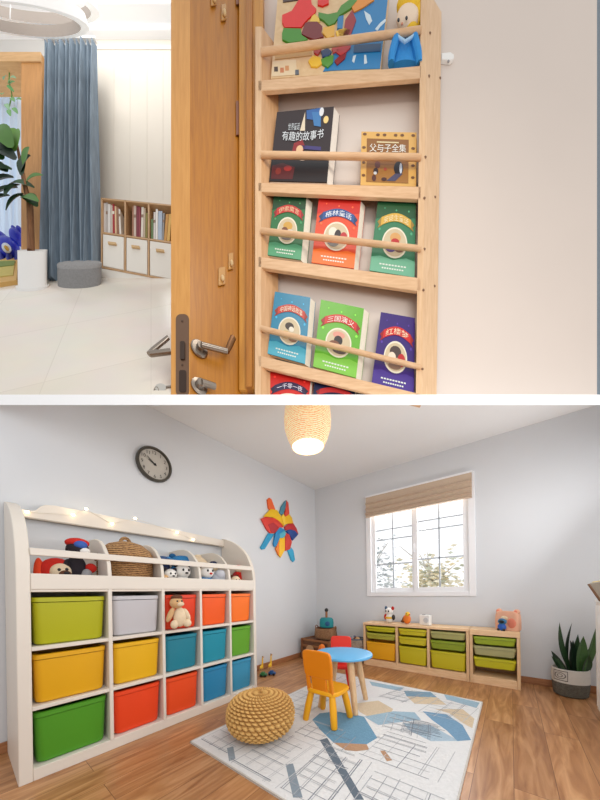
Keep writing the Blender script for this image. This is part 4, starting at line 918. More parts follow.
for nm in ('top', 'mid', 'bot'):
    a_, c_ = rows_[nm]; board(101.5, 174, a_, yl(174, a_, c_), 1.6, OAK, 'shelf')
for x in colx:
    ya, yb = yl(x, *rows_['top']), yl(x, *rows_['bot']); b = MB(); A = [L(x-.8, ya, WC), L(x+.8, ya, WC), L(x+.8, yb+1, WC), L(x-.8, yb+1, WC)]
    b.loft([A, [(p[0], p[1] + WB - WC - .01, p[2]) for p in A]], OAKV); b.build('divider', t, bevel=.002)
board(101.5, 174, rows_['top'][0], yl(174, *rows_['top']), 68, DOAK, 'back_panel', WC + .11, WB - .01)
board(99, 174, rows_['bot'][0] + 1.6, yl(174, *rows_['bot']) + 1.6, 9, M((232, 226, 214), .6, .02, 4), 'plinth', WC + .006, WB)
DW = M((234, 228, 216), .5, .02, 4)
for i in range(3):
    xa, xb = colx[i] + 1.4, colx[i+1] - 1.4
    A = [L(xa, yl(xa, *rows_['mid']) + 2.4, WC - .005), L(xb, yl(xb, *rows_['mid']) + 2.4, WC - .005), L(xb, yl(xb, *rows_['bot']) - .6, WC - .005), L(xa, yl(xa, *rows_['bot']) - .6, WC - .005)]
    b = MB(); b.loft([A, [(p[0], p[1] + .1, p[2]) for p in A]], DW); d = b.build('drawer', t, bevel=.003)
    xm = (xa + xb)/2 - 1.5; ym = yl(xm, 241, 251.5)
    b = MB(); A = [L(xm - 4, ym - 1.4, WC - .02), L(xm + 4, ym - .4, WC - .02), L(xm + 4, ym + 1.8, WC - .02), L(xm - 4, ym + .8, WC - .02)]; b.loft([A, [(p[0], p[1] + .014, p[2]) for p in A]], M((214, 178, 128), .6)); b.build('handle', d, bevel=.002)
# books in the three cells
def cell_books(lo, hi, spec, where):
    n = len(spec)
    for i, (xa, xb, top, col, lean, lab) in enumerate(spec):
        m_ = M(col, .7, .08, 12); yb = yl((xa+xb)/2, *rows_['mid']) - .1
        loc, L2 = uo((xa+xb)/2, yb, WC + .02)
        b = MB(); A = [L2(xa, yb, WC + .02), L2(xb, yb, WC + .02), L2(xb + lean, top, WC + .02), L2(xa + lean, top, WC + .02)]
        b.loft([A, [(p[0], p[1] + .075, p[2]) for p in A]], m_)
        s = .25 + .5*((i*37) % 10)/10; mid = [[A[0][j] + (A[3][j]-A[0][j])*q for j in range(3)] for q in (s, s+.1)] ; mid2 = [[A[1][j] + (A[2][j]-A[1][j])*q for j in range(3)] for q in (s, s+.1)]
        e_ = .0015
        if i % 3 == 1: b.add([(mid[0][0], mid[0][1]-e_, mid[0][2]), (mid2[0][0], mid2[0][1]-e_, mid2[0][2]), (mid2[1][0], mid2[1][1]-e_, mid2[1][2]), (mid[1][0], mid[1][1]-e_, mid[1][2])], [(0, 1, 2, 3)], M((230, 222, 206) if sum(col) < 420 else (150, 120, 100), .7))
        o = b.build('book', loc=loc, rot=UB); tag(o, lab, 'book', 'books in the low oak bookcase')
cell_books(102, 125, [(103, 105.6, 203, (214, 206, 198), .3, 'pale spined book at left end of left bookcase cell'), (105.8, 107.6, 202.5, (190, 180, 172), .2, 'thin greige book second in left bookcase cell'), (107.9, 110.4, 204, (226, 220, 212), 0, 'white book third in left bookcase cell'),
    (110.8, 112.6, 205, (204, 186, 170), 0, 'beige book before the red book in left cell'), (112.8, 114.8, 204, (166, 40, 44), -.6, 'dark red book in the middle of left bookcase cell'), (115, 116.6, 206, (226, 190, 150), -.4, 'peach book right of red book in left bookcase cell'), (117, 119.2, 207, (150, 106, 80), -.5, 'brown book leaning in left bookcase cell'), (119.5, 121.2, 209, (232, 224, 212), -1.2, 'white thin book leaning at right of left bookcase cell')], 'left')
cell_books(126, 148, [(132, 133.6, 206, (160, 110, 84), .2, 'brown thin book at left of middle bookcase cell'), (133.8, 136, 205.5, (206, 186, 170), 0, 'beige book beside maroon books in middle cell'), (136.2, 138.6, 206, (128, 48, 60), .2, 'maroon book in middle bookcase cell'), (138.8, 140.4, 207, (146, 62, 72), .1, 'plum thin book in middle bookcase cell'),
    (140.8, 143, 207, (226, 216, 200), .7, 'white book leaning in middle bookcase cell'), (143.4, 145, 208, (196, 176, 150), .5, 'tan book right of white book in middle cell'), (145.4, 147.2, 213, (138, 130, 62), .3, 'short olive book at right of middle bookcase cell')], 'middle')
cell_books(149, 172, [(151, 153.2, 219, (112, 138, 92), 0, 'short green book at left of right bookcase cell'), (153.4, 155.2, 212, (220, 214, 206), .3, 'grey white thin book in right bookcase cell'), (155.6, 157.6, 209, (238, 234, 226), .2, 'tall white book in right bookcase cell'), (158, 161.8, 211, (176, 190, 206), .4, 'pale blue grey book with dark spot in right cell'),
    (162, 163.6, 213, (150, 150, 150), 1, 'grey thin book leaning in right bookcase cell'), (163.8, 166.4, 214, (204, 150, 78), 2.2, 'orange tan book leaning in right bookcase cell'), (166.8, 169.4, 214, (222, 178, 96), 2.2, 'yellow tan book at right end of bookcase')], 'right')

# ---------------------------------------------------------------- wooden door seen along its edge
dr = bpy.data.objects.new('door_1', None); COL.objects.link(dr); struct(dr)
locd, L = uo(180, 394, WDR); dr.location = locd; dr.rotation_euler = UB.to_euler()
top = zrow(-150, WPAN) - zrow(394, WDR); bot = zrow(397, WDR) - zrow(394, WDR)
plan = [L(171, 394, WDR), L(190, 394, WDR), L(241, 394, WPAN - .03), L(226, 394, WPAN - .01)]
b = MB(); 
P0 = [(p[0], p[1], zrow(401, WDR + p[1]) - zrow(394, WDR)) for p in plan]; P1 = [(p[0], p[1], top) for p in plan]
b.add(P0 + P1, [(1, 2, 6, 5), (2, 3, 7, 6), (3, 0, 4, 7), (0, 1, 2, 3), (4, 5, 6, 7)], DOORF); b.add([P0[0], P0[1], P1[1], P1[0]], [(0, 1, 2, 3)], DOORE); b.build('leaf', dr)
def dface(x, y, off=.0):   # point on the leaf's right-hand face
    s = (x - 190)/(241 - 190); p0 = Vector(U(190, 0, WDR)); p1 = Vector(U(241, 0, WPAN - .03))
    dx = (x - CX)/F   # intersect the sight line with the face in plan
    d = p1 - p0; tt = (dx*p0.y - p0.x)/(d.x - dx*d.y); q = p0 + d*tt
    n = Vector((-d.y, d.x, 0)).normalized(); n = n if n.y < 0 else -n
    return Vector((q.x, q.y, kf(y)*q.y)) + n*off - U(180, 394, WDR)
# mortise lock plate in the edge
def rr_plate(xa, xb, ya, yb, w, th, m, nm, r=4):
    P = []
    for cx, cy, a0_ in ((xb-r, ya+r, 0), (xa+r, ya+r, 90), (xa+r, yb-r, 180), (xb-r, yb-r, 270)):
        for k_ in range(6): a = math.radians(a0_ + 90*k_/5); P.append((cx + r*math.cos(a), cy - r*math.sin(a)))
    b = MB(); A = [L(x, y, w) for x, y in P]; b.loft([[(p[0], p[1] + th, p[2]) for p in A], A], m); return b
lp = rr_plate(175.8, 188.8, 314, 396, WDR - .004, .006, M((120, 92, 72), .4, .06, 20, metal=.6), 'lock_plate', 5).build('lock_plate', dr)
b = rr_plate(180, 184.5, 341, 359, WDR - .012, .01, M((70, 54, 44), .4, .05, 20, metal=.5), '', 1); b.build('latch_bolt', lp)
b = rr_plate(179, 186, 370, 392, WDR - .007, .004, M((66, 48, 38), .4, .05, 20, metal=.5), '', 2); b.build('bolt_slot', lp)
for y in (321, 365):
    b = MB(); b.ell(L(182.3, y, WDR - .005), (.007, .003, .007), DSTEEL, seg=10, rings=6); b.build('screw', lp)
# lever handles each side
b = MB(); ew = WDR + .03
b.tube([L(171, 351.5, ew), L(150, 354, ew - .02)], .017, STEEL, 14); b.build('lever_neck', dr)
b = MB(); b.tube([L(149, 354.5, ew - .02), L(153, 350, ew - .01), L(168.5, 337.5, ew + .0)], [.015, .014, .013], STEEL, 12); b.build('lever', dr)
b = MB(); pA, pB = dface(196, 350, .0), dface(196, 350, .03); dvec = (pB - pA).normalized(); R = dvec.to_track_quat('Z', 'Y').to_matrix()
b.lathe([(.052, 0), (.052, .014), (.046, .02), (.024, .021), (.022, .045)], STEEL, tuple(dface(199, 350, 0)), 28, R=R); b.build('rosette', dr)
b = MB(); p0 = dface(199, 350, .045); p1 = Vector(L(227, 351.5, WDR + .08)); p2 = Vector(L(233, 338, WDR + .1))
b.tube([tuple(p0), tuple(p0.lerp(p1, .5)), tuple(p1)], .017, STEEL, 14); b.build('lever_neck', dr)
b = MB(); b.tube([tuple(p1), tuple(p1.lerp(p2, .5)), tuple(p2)], [.016, .02, .02], M((120, 80, 44), .35, .05, 20, metal=.6), 10); b.build('lever', dr)
b = MB(); b.lathe([(.05, 0), (.05, .012), (.03, .016), (.026, .05), (.02, .055)], STEEL, tuple(dface(199, 387, 0)), 28, R=R); b.build('thumb_rosette', dr)
b = MB(); q = dface(199, 387, .05); b.tube([tuple(q), L(215, 386.5, WDR + .05)], .02, STEEL, 12); b.build('thumb_turn', dr)
for ya, yb in ((103, 137), (-20, 7)):
    b = MB(); A = [tuple(dface(x, y, .004)) for x, y in ((235.5, ya), (240.5, ya), (240.5, yb), (235.5, yb))]; A2 = [tuple(dface(x, y, .012)) for x, y in ((235.5, ya), (240.5, ya), (240.5, yb), (235.5, yb))]; b.loft([A, A2], M((150, 104, 84), .4, .06, 20, metal=.4))
    hg = b.build('hinge', dr, bevel=.002); b = MB(); b.tube([tuple(dface(240.8, ya - .5, .016)), tuple(dface(240.8, yb + .5, .016))], .011, M((120, 84, 70), .35, .05, 20, metal=.6), 10); b.build('pin', hg)
for xy in ((221.5, 278, 5, 10), (230.5, 263, 3.5, 9), (213.5, 1, 4, 8), (223.5, 15, 3.6, 9)):
    cn_ = ((-1, -1), (1, -1.15), (1, .85), (-1, 1))
    b = MB(); A = [tuple(dface(xy[0] + a*xy[2]*.7, xy[1] + c*xy[3]*.9, .003)) for a, c in cn_]; A2 = [tuple(dface(xy[0] + a*xy[2]*.7, xy[1] + c*xy[3]*.9, .012)) for a, c in cn_]
    b.loft([A, A2], M((196, 146, 84), .25, .05, 10)); s_ = b.build('adhesive_hook', dr, bevel=.004)
    b = MB(); b.ell(tuple(dface(xy[0], xy[1] + 3, .02)), (.012, .012, .02), M((214, 180, 128), .3), seg=10, rings=6); b.build('peg', s_)
# key hanging in the outer lock
t, L_ = uthing('key', 'silver key with round head in the lock left of door edge', 'key', 163, 388, ew)
k = ew/F
b = MB(); b.tube([L_(171, 387, ew), L_(166, 387.5, ew)], .009, STEEL, 10); b.build('shank', t)
b = MB(); b.loft([[L_(160.5 + 5.6*math.cos(2*PI*j/20), 387.5 + 4.2*math.sin(2*PI*j/20), ew - y_) for j in range(20)] for y_ in (.008, .014)], M((206, 200, 190), .3, .05, 20, metal=.8)); b.build('head', t)
b = MB(); b.tube([L_(156.5 + 2.2*math.cos(2*PI*j/16), 390.5 + 3.5*math.sin(2*PI*j/16), ew - .012) for j in range(16)], .0035, STEEL, 6, True); b.build('key_ring', t)

# ---------------------------------------------------------------- narrow wall bookshelf
t, L = uthing('bookshelf', 'narrow pine wall bookshelf with slanted ledges and round rails', 'bookshelf', 340, 394, WSH)
PINE = wood((208, 164, 120), (226, 186, 144), .5, (4, 30, 30)); PINEV = wood((212, 170, 126), (228, 190, 148), .5, (30, 30, 3)); PINED = wood((196, 148, 102), (212, 166, 120), .5, (30, 30, 3))
WS1 = WSH + .075
def post(fl, fr, bl, br, ytop, lean, m1, m2, nm):
    b = MB(); zt2 = zrow(ytop, WSH); zb2 = zrow(395.2, WSH); o_ = U(340, 394, WSH)
    def ring_(z, sh): return [tuple(Vector((U(x - sh, 0, w).x, w, z)) - o_) for x, w in ((fl, WSH), (fr, WSH), (br, WS1), (bl, WS1))]
    A, B_ = ring_(zb2, lean), ring_(zt2, 0)
    b.add(A + B_, [(0, 1, 5, 4), (2, 3, 7, 6), (3, 0, 4, 7), (0, 1, 2, 3), (4, 5, 6, 7)], m1); b.add([A[1], A[2], B_[2], B_[1]], [(0, 1, 2, 3)], m2); return b.build(nm, t, bevel=.004)
lpst = post(255, 261.5, 273, 278.5, 26, .5, PINEV, PINED, 'side_panel'); rpst = post(420.5, 427, 436, 441.5, -12, 5, PINEV, PINEV, 'side_panel')
LG_ = {'A': (80.5, 91, 65.5, 78), 'B': (182.5, 191.5, 186.5, 199), 'C': (256.5, 267, 278, 291.5), 'D': (355, 366, 394, 406)}
LP2 = wood((190, 146, 100), (206, 164, 120), .5, (4, 30, 30))
for nm, (l0, l1, r0, r1) in LG_.items():
    b = MB(); A = [L(258, l0, WSH), L(421, r0, WSH), L(421, r1, WSH), L(258, l1, WSH)]
    b.loft([A, [(p[0], p[1] + .02, p[2]) for p in A]], PINE); b.build('ledge_front', t, bevel=.003)
    b = MB(); A = [L(260, l1 - 3, WSH + .02), L(421, r1 - 3, WSH + .02)]; A2 = [L(276, l1 - 3.5, WS1 + .015), L(430, r1 - 3.5, WS1 + .015)]
    P = [A[0], A[1], A2[1], A2[0]]; b.prism(P, [(p[0], p[1], p[2] + .016) for p in P], LP2); b.build('ledge', t)
for l, r in ((52.4, 30.4), (155, 157.5), (231, 249), (328.5, 367.5)):
    b = MB(); b.tube([L(261, l, WSH - .008), L(421, r, WSH - .008)], 2.35*WSH/F, PINE, 14); b.build('rail', t)
for px, py in ((430, 33), (429, 76), (440, 78), (425.5, 157), (424.5, 198), (435, 197), (424.5, 249), (423.5, 290), (434.5, 286), (422.5, 369)):
    w = WSH + .075*max(0, (px + 0 - 427 + 5*py/400)/14.5) - .002
    b = MB(); b.ell(L(px, py, w), (.0085, .004, .0085), M((120, 84, 56), .5), seg=10, rings=6); b.build('screw', t)
# small wall bracket
t, L = uthing('wall_bracket', 'small white plastic bracket on wall right of the bookshelf', 'bracket', 446, 61, WPAN)
b = MB(); A = [L(440, 58.5, WPAN), L(449, 57.5, WPAN), L(452.5, 60, WPAN), L(452.5, 63.5, WPAN), L(449, 65.5, WPAN), L(440, 64.5, WPAN)]
b.loft([A, [(p[0], p[1] - .02, p[2]) for p in A]], M((240, 236, 230), .4)); b.build('plate', t, bevel=.003)
b = MB(); b.ell(L(448.5, 61.3, WPAN - .02), (.008, .005, .008), GREY, seg=10, rings=6); b.build('screw', t)

# ---------------------------------------------------------------- books standing on the ledges
class Quad:
    """front cover given by four picture corners TL, TR, BR, BL at distance w"""
    def __init__(s, TL, TR, BR, BL, w):
        s.c = (TL, TR, BR, BL); s.w = w; s.cx = sum(p[0] for p in s.c)/4; s.by = (BR[1]+BL[1])/2
        s.o = U(s.cx, s.by, w); s.loc = UW(s.o)
    def p(s, u, v, e=0):
        TL, TR, BR, BL = s.c
        x = (1-u)*((1-v)*TL[0] + v*BL[0]) + u*((1-v)*TR[0] + v*BR[0]); y = (1-u)*((1-v)*TL[1] + v*BL[1]) + u*((1-v)*TR[1] + v*BR[1])
        q = U(x, y, s.w) - s.o; return (q.x, q.y - e, q.z)
    def poly(s, b, pts, col, e=.001, rough=.45): b.add([s.p(u, v, e) for u, v in pts], [tuple(range(len(pts)))], M(col, rough, .06, 25))
    def ell(s, b, cu, cv, ru, rv, col, e=.0015, n=28): s.poly(b, [(cu + ru*math.cos(2*PI*i/n), cv + rv*math.sin(2*PI*i/n)) for i in range(n)], col, e)
    def text(s, b, tx_, cu, cv, hv, col, e=.003, wid=None, arc=0):
        vs, fs, wd = text_mesh(tx_)
        (TL, TR, BR, BL) = s.c; asp = math.dist(TL, BL)/math.dist(TL, TR); sx_ = hv*asp if wid is None else wid/wd
        b.add([s.p(cu + x*sx_, cv - y*hv + arc*(x*sx_)**2, e) for x, y in vs], fs, M(col, .5))
def book(label, Q, th, cover, pages=(228, 216, 196), side=4, rough=.4, group=None, name='book', cat='book'):
    t = thing(name, label, cat, Q.loc, UB, group)
    A = [Q.p(0, 0), Q.p(1, 0), Q.p(1, 1), Q.p(0, 1)]; k = Q.w/F
    b = MB(); b.loft([A, [(p[0], p[1] + .004, p[2]) for p in A]], M(cover, rough, .08, 20)); 
    sh = side*k
    b2 = MB(); B1 = [(p[0], p[1] + .004, p[2]) for p in A]; B2 = [(p[0] + sh, p[1] + th, p[2] - .002) for p in A]
    b2.loft([B1, B2], M(pages, .8, .1, 60)); b2.build('pages', t)
    b3 = MB(); b3.loft([B2, [(p[0] + .003, p[1] + .004, p[2]) for p in B2]], M(cover, rough, .08, 20)); b3.build('back_cover', t)
    return t, b
# classic tales series: ribbon title above an oval picture
def tale(label, Q, cover, bot, ribbon, title, tcol, pic, side=4, dark=None):
    t, b = book(label, Q, .028, cover, side=side, group=None)
    if dark: Q.poly(b, [(0, 0), (1, 0), (1, .2), (.6, .24), (.3, .2), (0, .26)], dark, .0006)
    Q.poly(b, [(0, .80), (.2, .77), (.5, .81), (.8, .76), (1, .79), (1, 1), (0, 1)], bot, .0008)
    for u, v, r in ((.12, .40, .03), (.9, .42, .03), (.14, .62, .035), (.88, .60, .03), (.5, .12, .02), (.2, .1, .015), (.82, .12, .02)): Q.ell(b, u, v, r, r*.7, tuple(min(255, int(x*1.25 + 20)) for x in cover), .001, 8)
    c = b.build('cover', t)
    b = MB(); n = 12
    top = [(.14 + .74*i/n, .235 - .075*math.sin(PI*i/n) + .0) for i in range(n+1)]; lo = [(u, v + .115) for u, v in top]
    Q.poly(b, [(.05, .30), (.16, .22), (.16, .35), (.06, .395), (.10, .34)], tuple(int(x*.75) for x in ribbon), .0016); Q.poly(b, [(.97, .30), (.86, .22), (.86, .35), (.96, .395), (.92, .34)], tuple(int(x*.75) for x in ribbon), .0016)
    Q.poly(b, top + lo[::-1], ribbon, .002); b.build('ribbon', c)
    b = MB(); Q.text(b, title, .51, .225, .085, tcol, .003, wid=.62, arc=.55); b.build('title', c)
    b = MB(); Q.ell(b, .51, .57, .30, .215, (232, 222, 198), .0016, 36); Q.ell(b, .51, .57, .27, .19, (206, 186, 150), .002, 36)
    for i, (u, v, ru, rv, col) in enumerate(pic): Q.ell(b, u, v, ru, rv, col, .0024 + .0003*i, 16)
    b.build('picture', c)
    b = MB()
    for v, u0, u1 in ((.875, .2, .82), (.925, .26, .76)): 
        n_ = 9
        for i in range(n_): a = u0 + (u1-u0)*i/n_; Q.poly(b, [(a, v), (a + (u1-u0)/n_*.7, v), (a + (u1-u0)/n_*.7, v+.02), (a, v+.02)], (224, 228, 214), .0015)
    b.build('small_print', c)
    return t
WBK = WSH + .028
CRM, BRN, RDX, BLK_, GLD = (236, 222, 190), (122, 72, 46), (186, 40, 40), (44, 34, 32), (206, 158, 70)
tale('green storybook with red ribbon title at left of third ledge', Quad((274, 194), (306.5, 196.5), (301, 260), (267.5, 255), WBK), (44, 112, 62), (86, 160, 116), (196, 50, 44), '伊索寓言', (240, 200, 160), [(.52, .50, .14, .07, GLD), (.44, .58, .1, .06, BRN), (.6, .62, .13, .07, (220, 210, 196)), (.5, .68, .16, .05, (112, 100, 92))], 6, (26, 70, 40))
tale('orange red storybook with blue ribbon title on third ledge', Quad((319, 196.5), (361, 200), (354, 268.5), (311.5, 262.5), WBK), (222, 74, 34), (240, 112, 34), (40, 80, 140), '格林童话', (238, 240, 244), [(.42, .52, .1, .08, (230, 220, 200)), (.54, .56, .08, .09, BLK_), (.68, .56, .08, .06, RDX), (.45, .66, .14, .07, (120, 116, 112))], 5, (200, 36, 24))
tale('green storybook with yellow ribbon title at right of third ledge', Quad((378, 200.5), (416, 203.5), (414.5, 277.5), (369.5, 270.5), WBK), (54, 122, 84), (112, 176, 142), (216, 170, 64), '安徒生童话', (240, 226, 180), [(.52, .50, .13, .07, (214, 160, 96)), (.52, .56, .1, .05, RDX), (.42, .65, .12, .06, (86, 50, 120)), (.62, .64, .12, .06, BRN)], 2, (34, 84, 48))
tale('sky blue storybook with red ribbon title on fourth ledge', Quad((275, 291.5), (310.5, 297.5), (305, 364), (267.5, 353.5), WBK), (40, 128, 160), (80, 170, 190), (196, 62, 44), '中国神话故事', (244, 226, 200), [(.5, .50, .12, .06, (66, 54, 46)), (.56, .54, .07, .04, (230, 220, 200)), (.42, .64, .14, .06, (214, 170, 80)), (.62, .68, .12, .05, (150, 100, 60))], 5)
tale('lime green storybook with red ribbon title on fourth ledge', Quad((321, 299.5), (364, 308.5), (356, 378), (313, 366.5), WBK), (98, 172, 42), (130, 196, 70), (202, 44, 38), '三国演义', (244, 236, 222), [(.5, .46, .14, .05, (220, 150, 130)), (.5, .54, .1, .07, BLK_), (.42, .60, .12, .05, BRN), (.55, .68, .16, .05, (84, 60, 50))], 6)
tale('dark purple storybook with red ribbon title on fourth ledge', Quad((381, 312), (415, 318), (414, 394.5), (371.5, 384), WBK), (58, 34, 112), (74, 50, 136), (206, 36, 34), '红楼梦', (246, 226, 190), [(.5, .5, .15, .08, (80, 62, 56)), (.42, .58, .1, .07, (236, 214, 190)), (.66, .60, .1, .09, RDX), (.5, .69, .16, .05, (140, 110, 90))], 2)
def tale_low(label, Q, cover, ribbon, title, tcol):
    t, b = book(label, Q, .02, cover, side=2)
    for u, v in ((.12, .2), (.85, .25), (.1, .8), (.9, .8)): Q.ell(b, u, v, .03, .05, tuple(min(255, int(x*1.2 + 20)) for x in cover), .001, 8)
    c = b.build('cover', t); n = 12
    b = MB(); top = [(.14 + .74*i/n, .52 - .19*math.sin(PI*i/n)) for i in range(n+1)]; lo = [(u, v + .3) for u, v in top]
    Q.poly(b, [(.05, .66), (.16, .5), (.16, .8), (.06, .92), (.1, .78)], tuple(int(x*.75) for x in ribbon), .0016); Q.poly(b, [(.97, .66), (.86, .5), (.86, .8), (.96, .92), (.92, .78)], tuple(int(x*.75) for x in ribbon), .0016)
    Q.poly(b, top + lo[::-1], ribbon, .002); b.build('ribbon', c)
    if title: b = MB(); Q.text(b, title, .51, .5, .22, tcol, .003, wid=.62, arc=1.3); b.build('title', c)
    b = MB(); Q.poly(b, [(.51 + .28*math.cos(PI*i/14), 1 - .2*math.sin(PI*i/14)) for i in range(15)], (226, 214, 190), .0016); b.build('picture', c)
tale_low('bright red storybook with dark ribbon on lowest ledge', Quad((270.5, 371), (311, 377), (309, 399), (267.5, 397.5), WBK + .012), (206, 36, 28), (50, 34, 70), '一千零一夜', (238, 230, 240))
tale_low('dark navy storybook with red ribbon on lowest ledge', Quad((315, 378), (356, 387), (354, 399), (313, 398), WBK + .012), (26, 34, 66), (190, 44, 44), None, None)
# large dark picture book
Q = Quad((277, 112), (334, 106.5), (327, 182.5), (269, 181), WBK)
t, b = book('large dark brown picture book with white title on second ledge', Q, .03, (36, 16, 18), (226, 214, 200), 6)
Q.poly(b, [(.0, .62), (.3, .66), (.6, .60), (1, .7), (1, 1), (0, 1)], (22, 10, 14), .0007); Q.poly(b, [(.02, .78), (.2, .74), (.42, .80), (.40, .97), (.03, .97)], (86, 18, 22), .001); Q.ell(b, .3, .82, .07, .04, (160, 40, 36), .0014, 10); Q.ell(b, .14, .86, .05, .05, (130, 40, 30), .0014, 10)
Q.poly(b, [(.52, .02), (.80, .0), (.78, .2), (.66, .16), (.54, .14)], (44, 96, 160), .001); Q.poly(b, [(.62, .05), (.78, .06), (.80, .26), (.68, .24)], (60, 120, 176), .0012); Q.poly(b, [(.44, .3), (.5, .04), (.53, .3)], (226, 208, 180), .0013); Q.ell(b, .88, .17, .045, .05, (240, 206, 130), .0014, 14); Q.ell(b, .79, .06, .04, .06, (226, 226, 226), .0014, 12)
Q.poly(b, [(.36, .47), (.5, .42), (.56, .52), (.5, .66), (.34, .6)], (140, 26, 30), .0012); Q.ell(b, .47, .56, .06, .06, (226, 184, 140), .0016, 14); Q.ell(b, .54, .68, .07, .035, (232, 206, 180), .0016, 14); Q.poly(b, [(.5, .50), (.84, .53), (.84, .58), (.52, .55)], (60, 50, 110), .0012)
c = b.build('cover', t)
b = MB(); Q.text(b, '世界童话', .33, .24, .1, (206, 212, 214), .003, wid=.2); Q.text(b, '有趣的故事书', .50, .38, .13, (226, 230, 232), .003, wid=.72, arc=-.2); b.build('title', c)
# father and son comic
Q = Quad((361.5, 131.5), (416.5, 132.5), (416, 186.5), (360.5, 185), WBK)
t, b = book('tan yellow comic book with ornate frame on second ledge', Q, .028, (222, 172, 92), (214, 188, 140), 2)
Q.poly(b, [(.10, .13), (.86, .14), (.86, .95), (.1, .94)], (142, 92, 38), .001); Q.poly(b, [(.10, .62), (.86, .62), (.86, .95), (.1, .94)], (160, 108, 46), .0014)
for u, v in ((.06, .05), (.3, .06), (.42, .06), (.62, .06), (.74, .06), (.94, .06), (.05, .3), (.94, .3), (.05, .58), (.94, .62), (.05, .82), (.94, .84)): Q.ell(b, u, v, .035, .025, (116, 76, 44), .0014, 8)
c = b.build('cover', t)
b = MB(); Q.text(b, '父与子全集', .48, .31, .15, (244, 238, 226), .003, wid=.66); b.build('title', c)
b = MB(); Q.poly(b, [(.28, .185), (.68, .19), (.68, .215), (.28, .21)], (226, 206, 160), .0018); b.build('small_print', c)
b = MB(); Q.ell(b, .68, .68, .085, .13, (30, 28, 36), .002, 18); Q.ell(b, .72, .68, .025, .1, (206, 214, 226), .0024, 14); Q.poly(b, [(.62, .78), (.76, .78), (.62, .92), (.46, .92)], (74, 70, 96), .0026); Q.ell(b, .42, .89, .05, .035, (70, 36, 32), .0026, 12)
Q.ell(b, .30, .62, .05, .07, (110, 58, 50), .002, 14); Q.ell(b, .27, .74, .045, .06, (52, 40, 44), .0022, 14); Q.ell(b, .26, .78, .03, .03, (206, 206, 206), .0024, 10); Q.ell(b, .24, .87, .04, .06, (84, 44, 36), .0022, 12); Q.ell(b, .44, .70, .03, .03, (170, 70, 50), .0022, 10); b.build('cartoon', c)
# wooden map puzzle
Q = Quad((278.5, -14), (390, -20), (380.5, 70), (270.5, 78.5), WBK)
t = thing('map_puzzle', 'colourful wooden map puzzle board on the top ledge', 'puzzle', Q.loc, UB)
b = MB(); A = [Q.p(0, 0), Q.p(1, 0), Q.p(1, 1), Q.p(0, 1)]; b.loft([A, [(p[0] + .012, p[1] + .025, p[2]) for p in A]], wood((216, 178, 130), (230, 196, 150), .5, (8, 8, 8)))
bd = b.build('board', t, bevel=.002)
def mp(x, y):   # crop (265..345 at 7.5x) pixel to picture pixel
    return (265 + x/7.5, y/7.5)
def reg(nm, pts, col, e, big=False):
    b = MB(); k = [(p if big else mp(*p)) for p in pts]; 
    A = [tuple(U(x, y, Q.w) - Q.o) for x, y in k]; b.loft([[(p[0], p[1] - .0005, p[2]) for p in A], [(p[0], p[1] - e, p[2]) for p in A]], M(col, .4, .05, 20)); b.build(nm, bd)
reg('sea', [(332, 71), (380, 69), (389, -12), (366, -12), (360, 8), (352, 14), (345, 24), (344, 36), (338, 48), (328, 62), (323, 72)], (22, 122, 178), .002, True)
reg('legend', [(272.5, 62), (296, 60), (297, 75), (271.5, 77)], (232, 208, 170), .002, True)
reg('legend_strip', [(275, 55), (312, 51), (312, 56), (275, 60)], (204, 158, 90), .0022, True)
for cx, cy, col in ((276, 70, (80, 70, 66)), (282, 71, (206, 130, 90)), (287, 69, (214, 150, 100)), (297, 73, (90, 100, 110))): reg('legend_mark', [(cx-1.8, cy-2.4), (cx+1.8, cy-2.6), (cx+2, cy+2), (cx-1.8, cy+2.2)], col, .003, True)
reg('puzzle_piece', [(130, 130), (200, 100), (250, 20), (340, -20), (350, 50), (385, 85), (370, 120), (330, 150), (300, 180), (270, 222), (150, 222), (128, 180)], (226, 20, 10), .008)
reg('puzzle_piece', [(395, -30), (475, -40), (478, 40), (430, 60), (395, 50)], (222, 26, 14), .007)
reg('puzzle_piece', [(140, 228), (270, 232), (275, 280), (320, 310), (290, 322), (180, 335), (130, 310), (128, 270)], (62, 136, 20), .008)
reg('puzzle_piece', [(300, 190), (330, 180), (390, 180), (430, 215), (420, 260), (440, 290), (370, 312), (310, 290), (272, 270)], (116, 22, 22), .008)
reg('puzzle_piece', [(400, 110), (470, 125), (540, 110), (570, 60), (640, 10), (690, 20), (640, 80), (560, 130), (520, 190), (480, 210), (440, 170), (405, 150)], (74, 136, 38), .008)
reg('puzzle_piece', [(350, 140), (370, 120), (405, 150), (410, 180), (335, 178)], (232, 190, 70), .007)
reg('puzzle_piece', [(440, 220), (480, 215), (520, 200), (520, 280), (470, 300), (430, 260)], (226, 170, 60), .007)
reg('puzzle_piece', [(545, 140), (590, 130), (580, 230), (540, 228)], (40, 120, 170), .007)
reg('puzzle_piece', [(530, 250), (600, 230), (640, 240), (620, 290), (540, 285)], (236, 190, 60), .007)
reg('puzzle_piece', [(360, 362), (425, 355), (420, 390), (395, 425), (370, 410)], (190, 44, 40), .007)
reg('puzzle_piece', [(420, 395), (470, 375), (500, 400), (480, 440), (430, 440)], (36, 66, 116), .007)
reg('puzzle_piece', [(325, 470), (360, 430), (415, 445), (425, 490), (390, 515), (345, 510)], (238, 190, 56), .007)
reg('puzzle_piece', [(420, 460), (480, 430), (515, 430), (510, 480), (470, 520), (425, 490)], (84, 150, 56), .007)
reg('puzzle_piece', [(520, 470), (560, 430), (610, 410), (600, 450), (540, 500)], (140, 24, 34), .007)
reg('puzzle_piece', [(500, 370), (545, 355), (550, 395), (510, 410)], (206, 64, 54), .007)
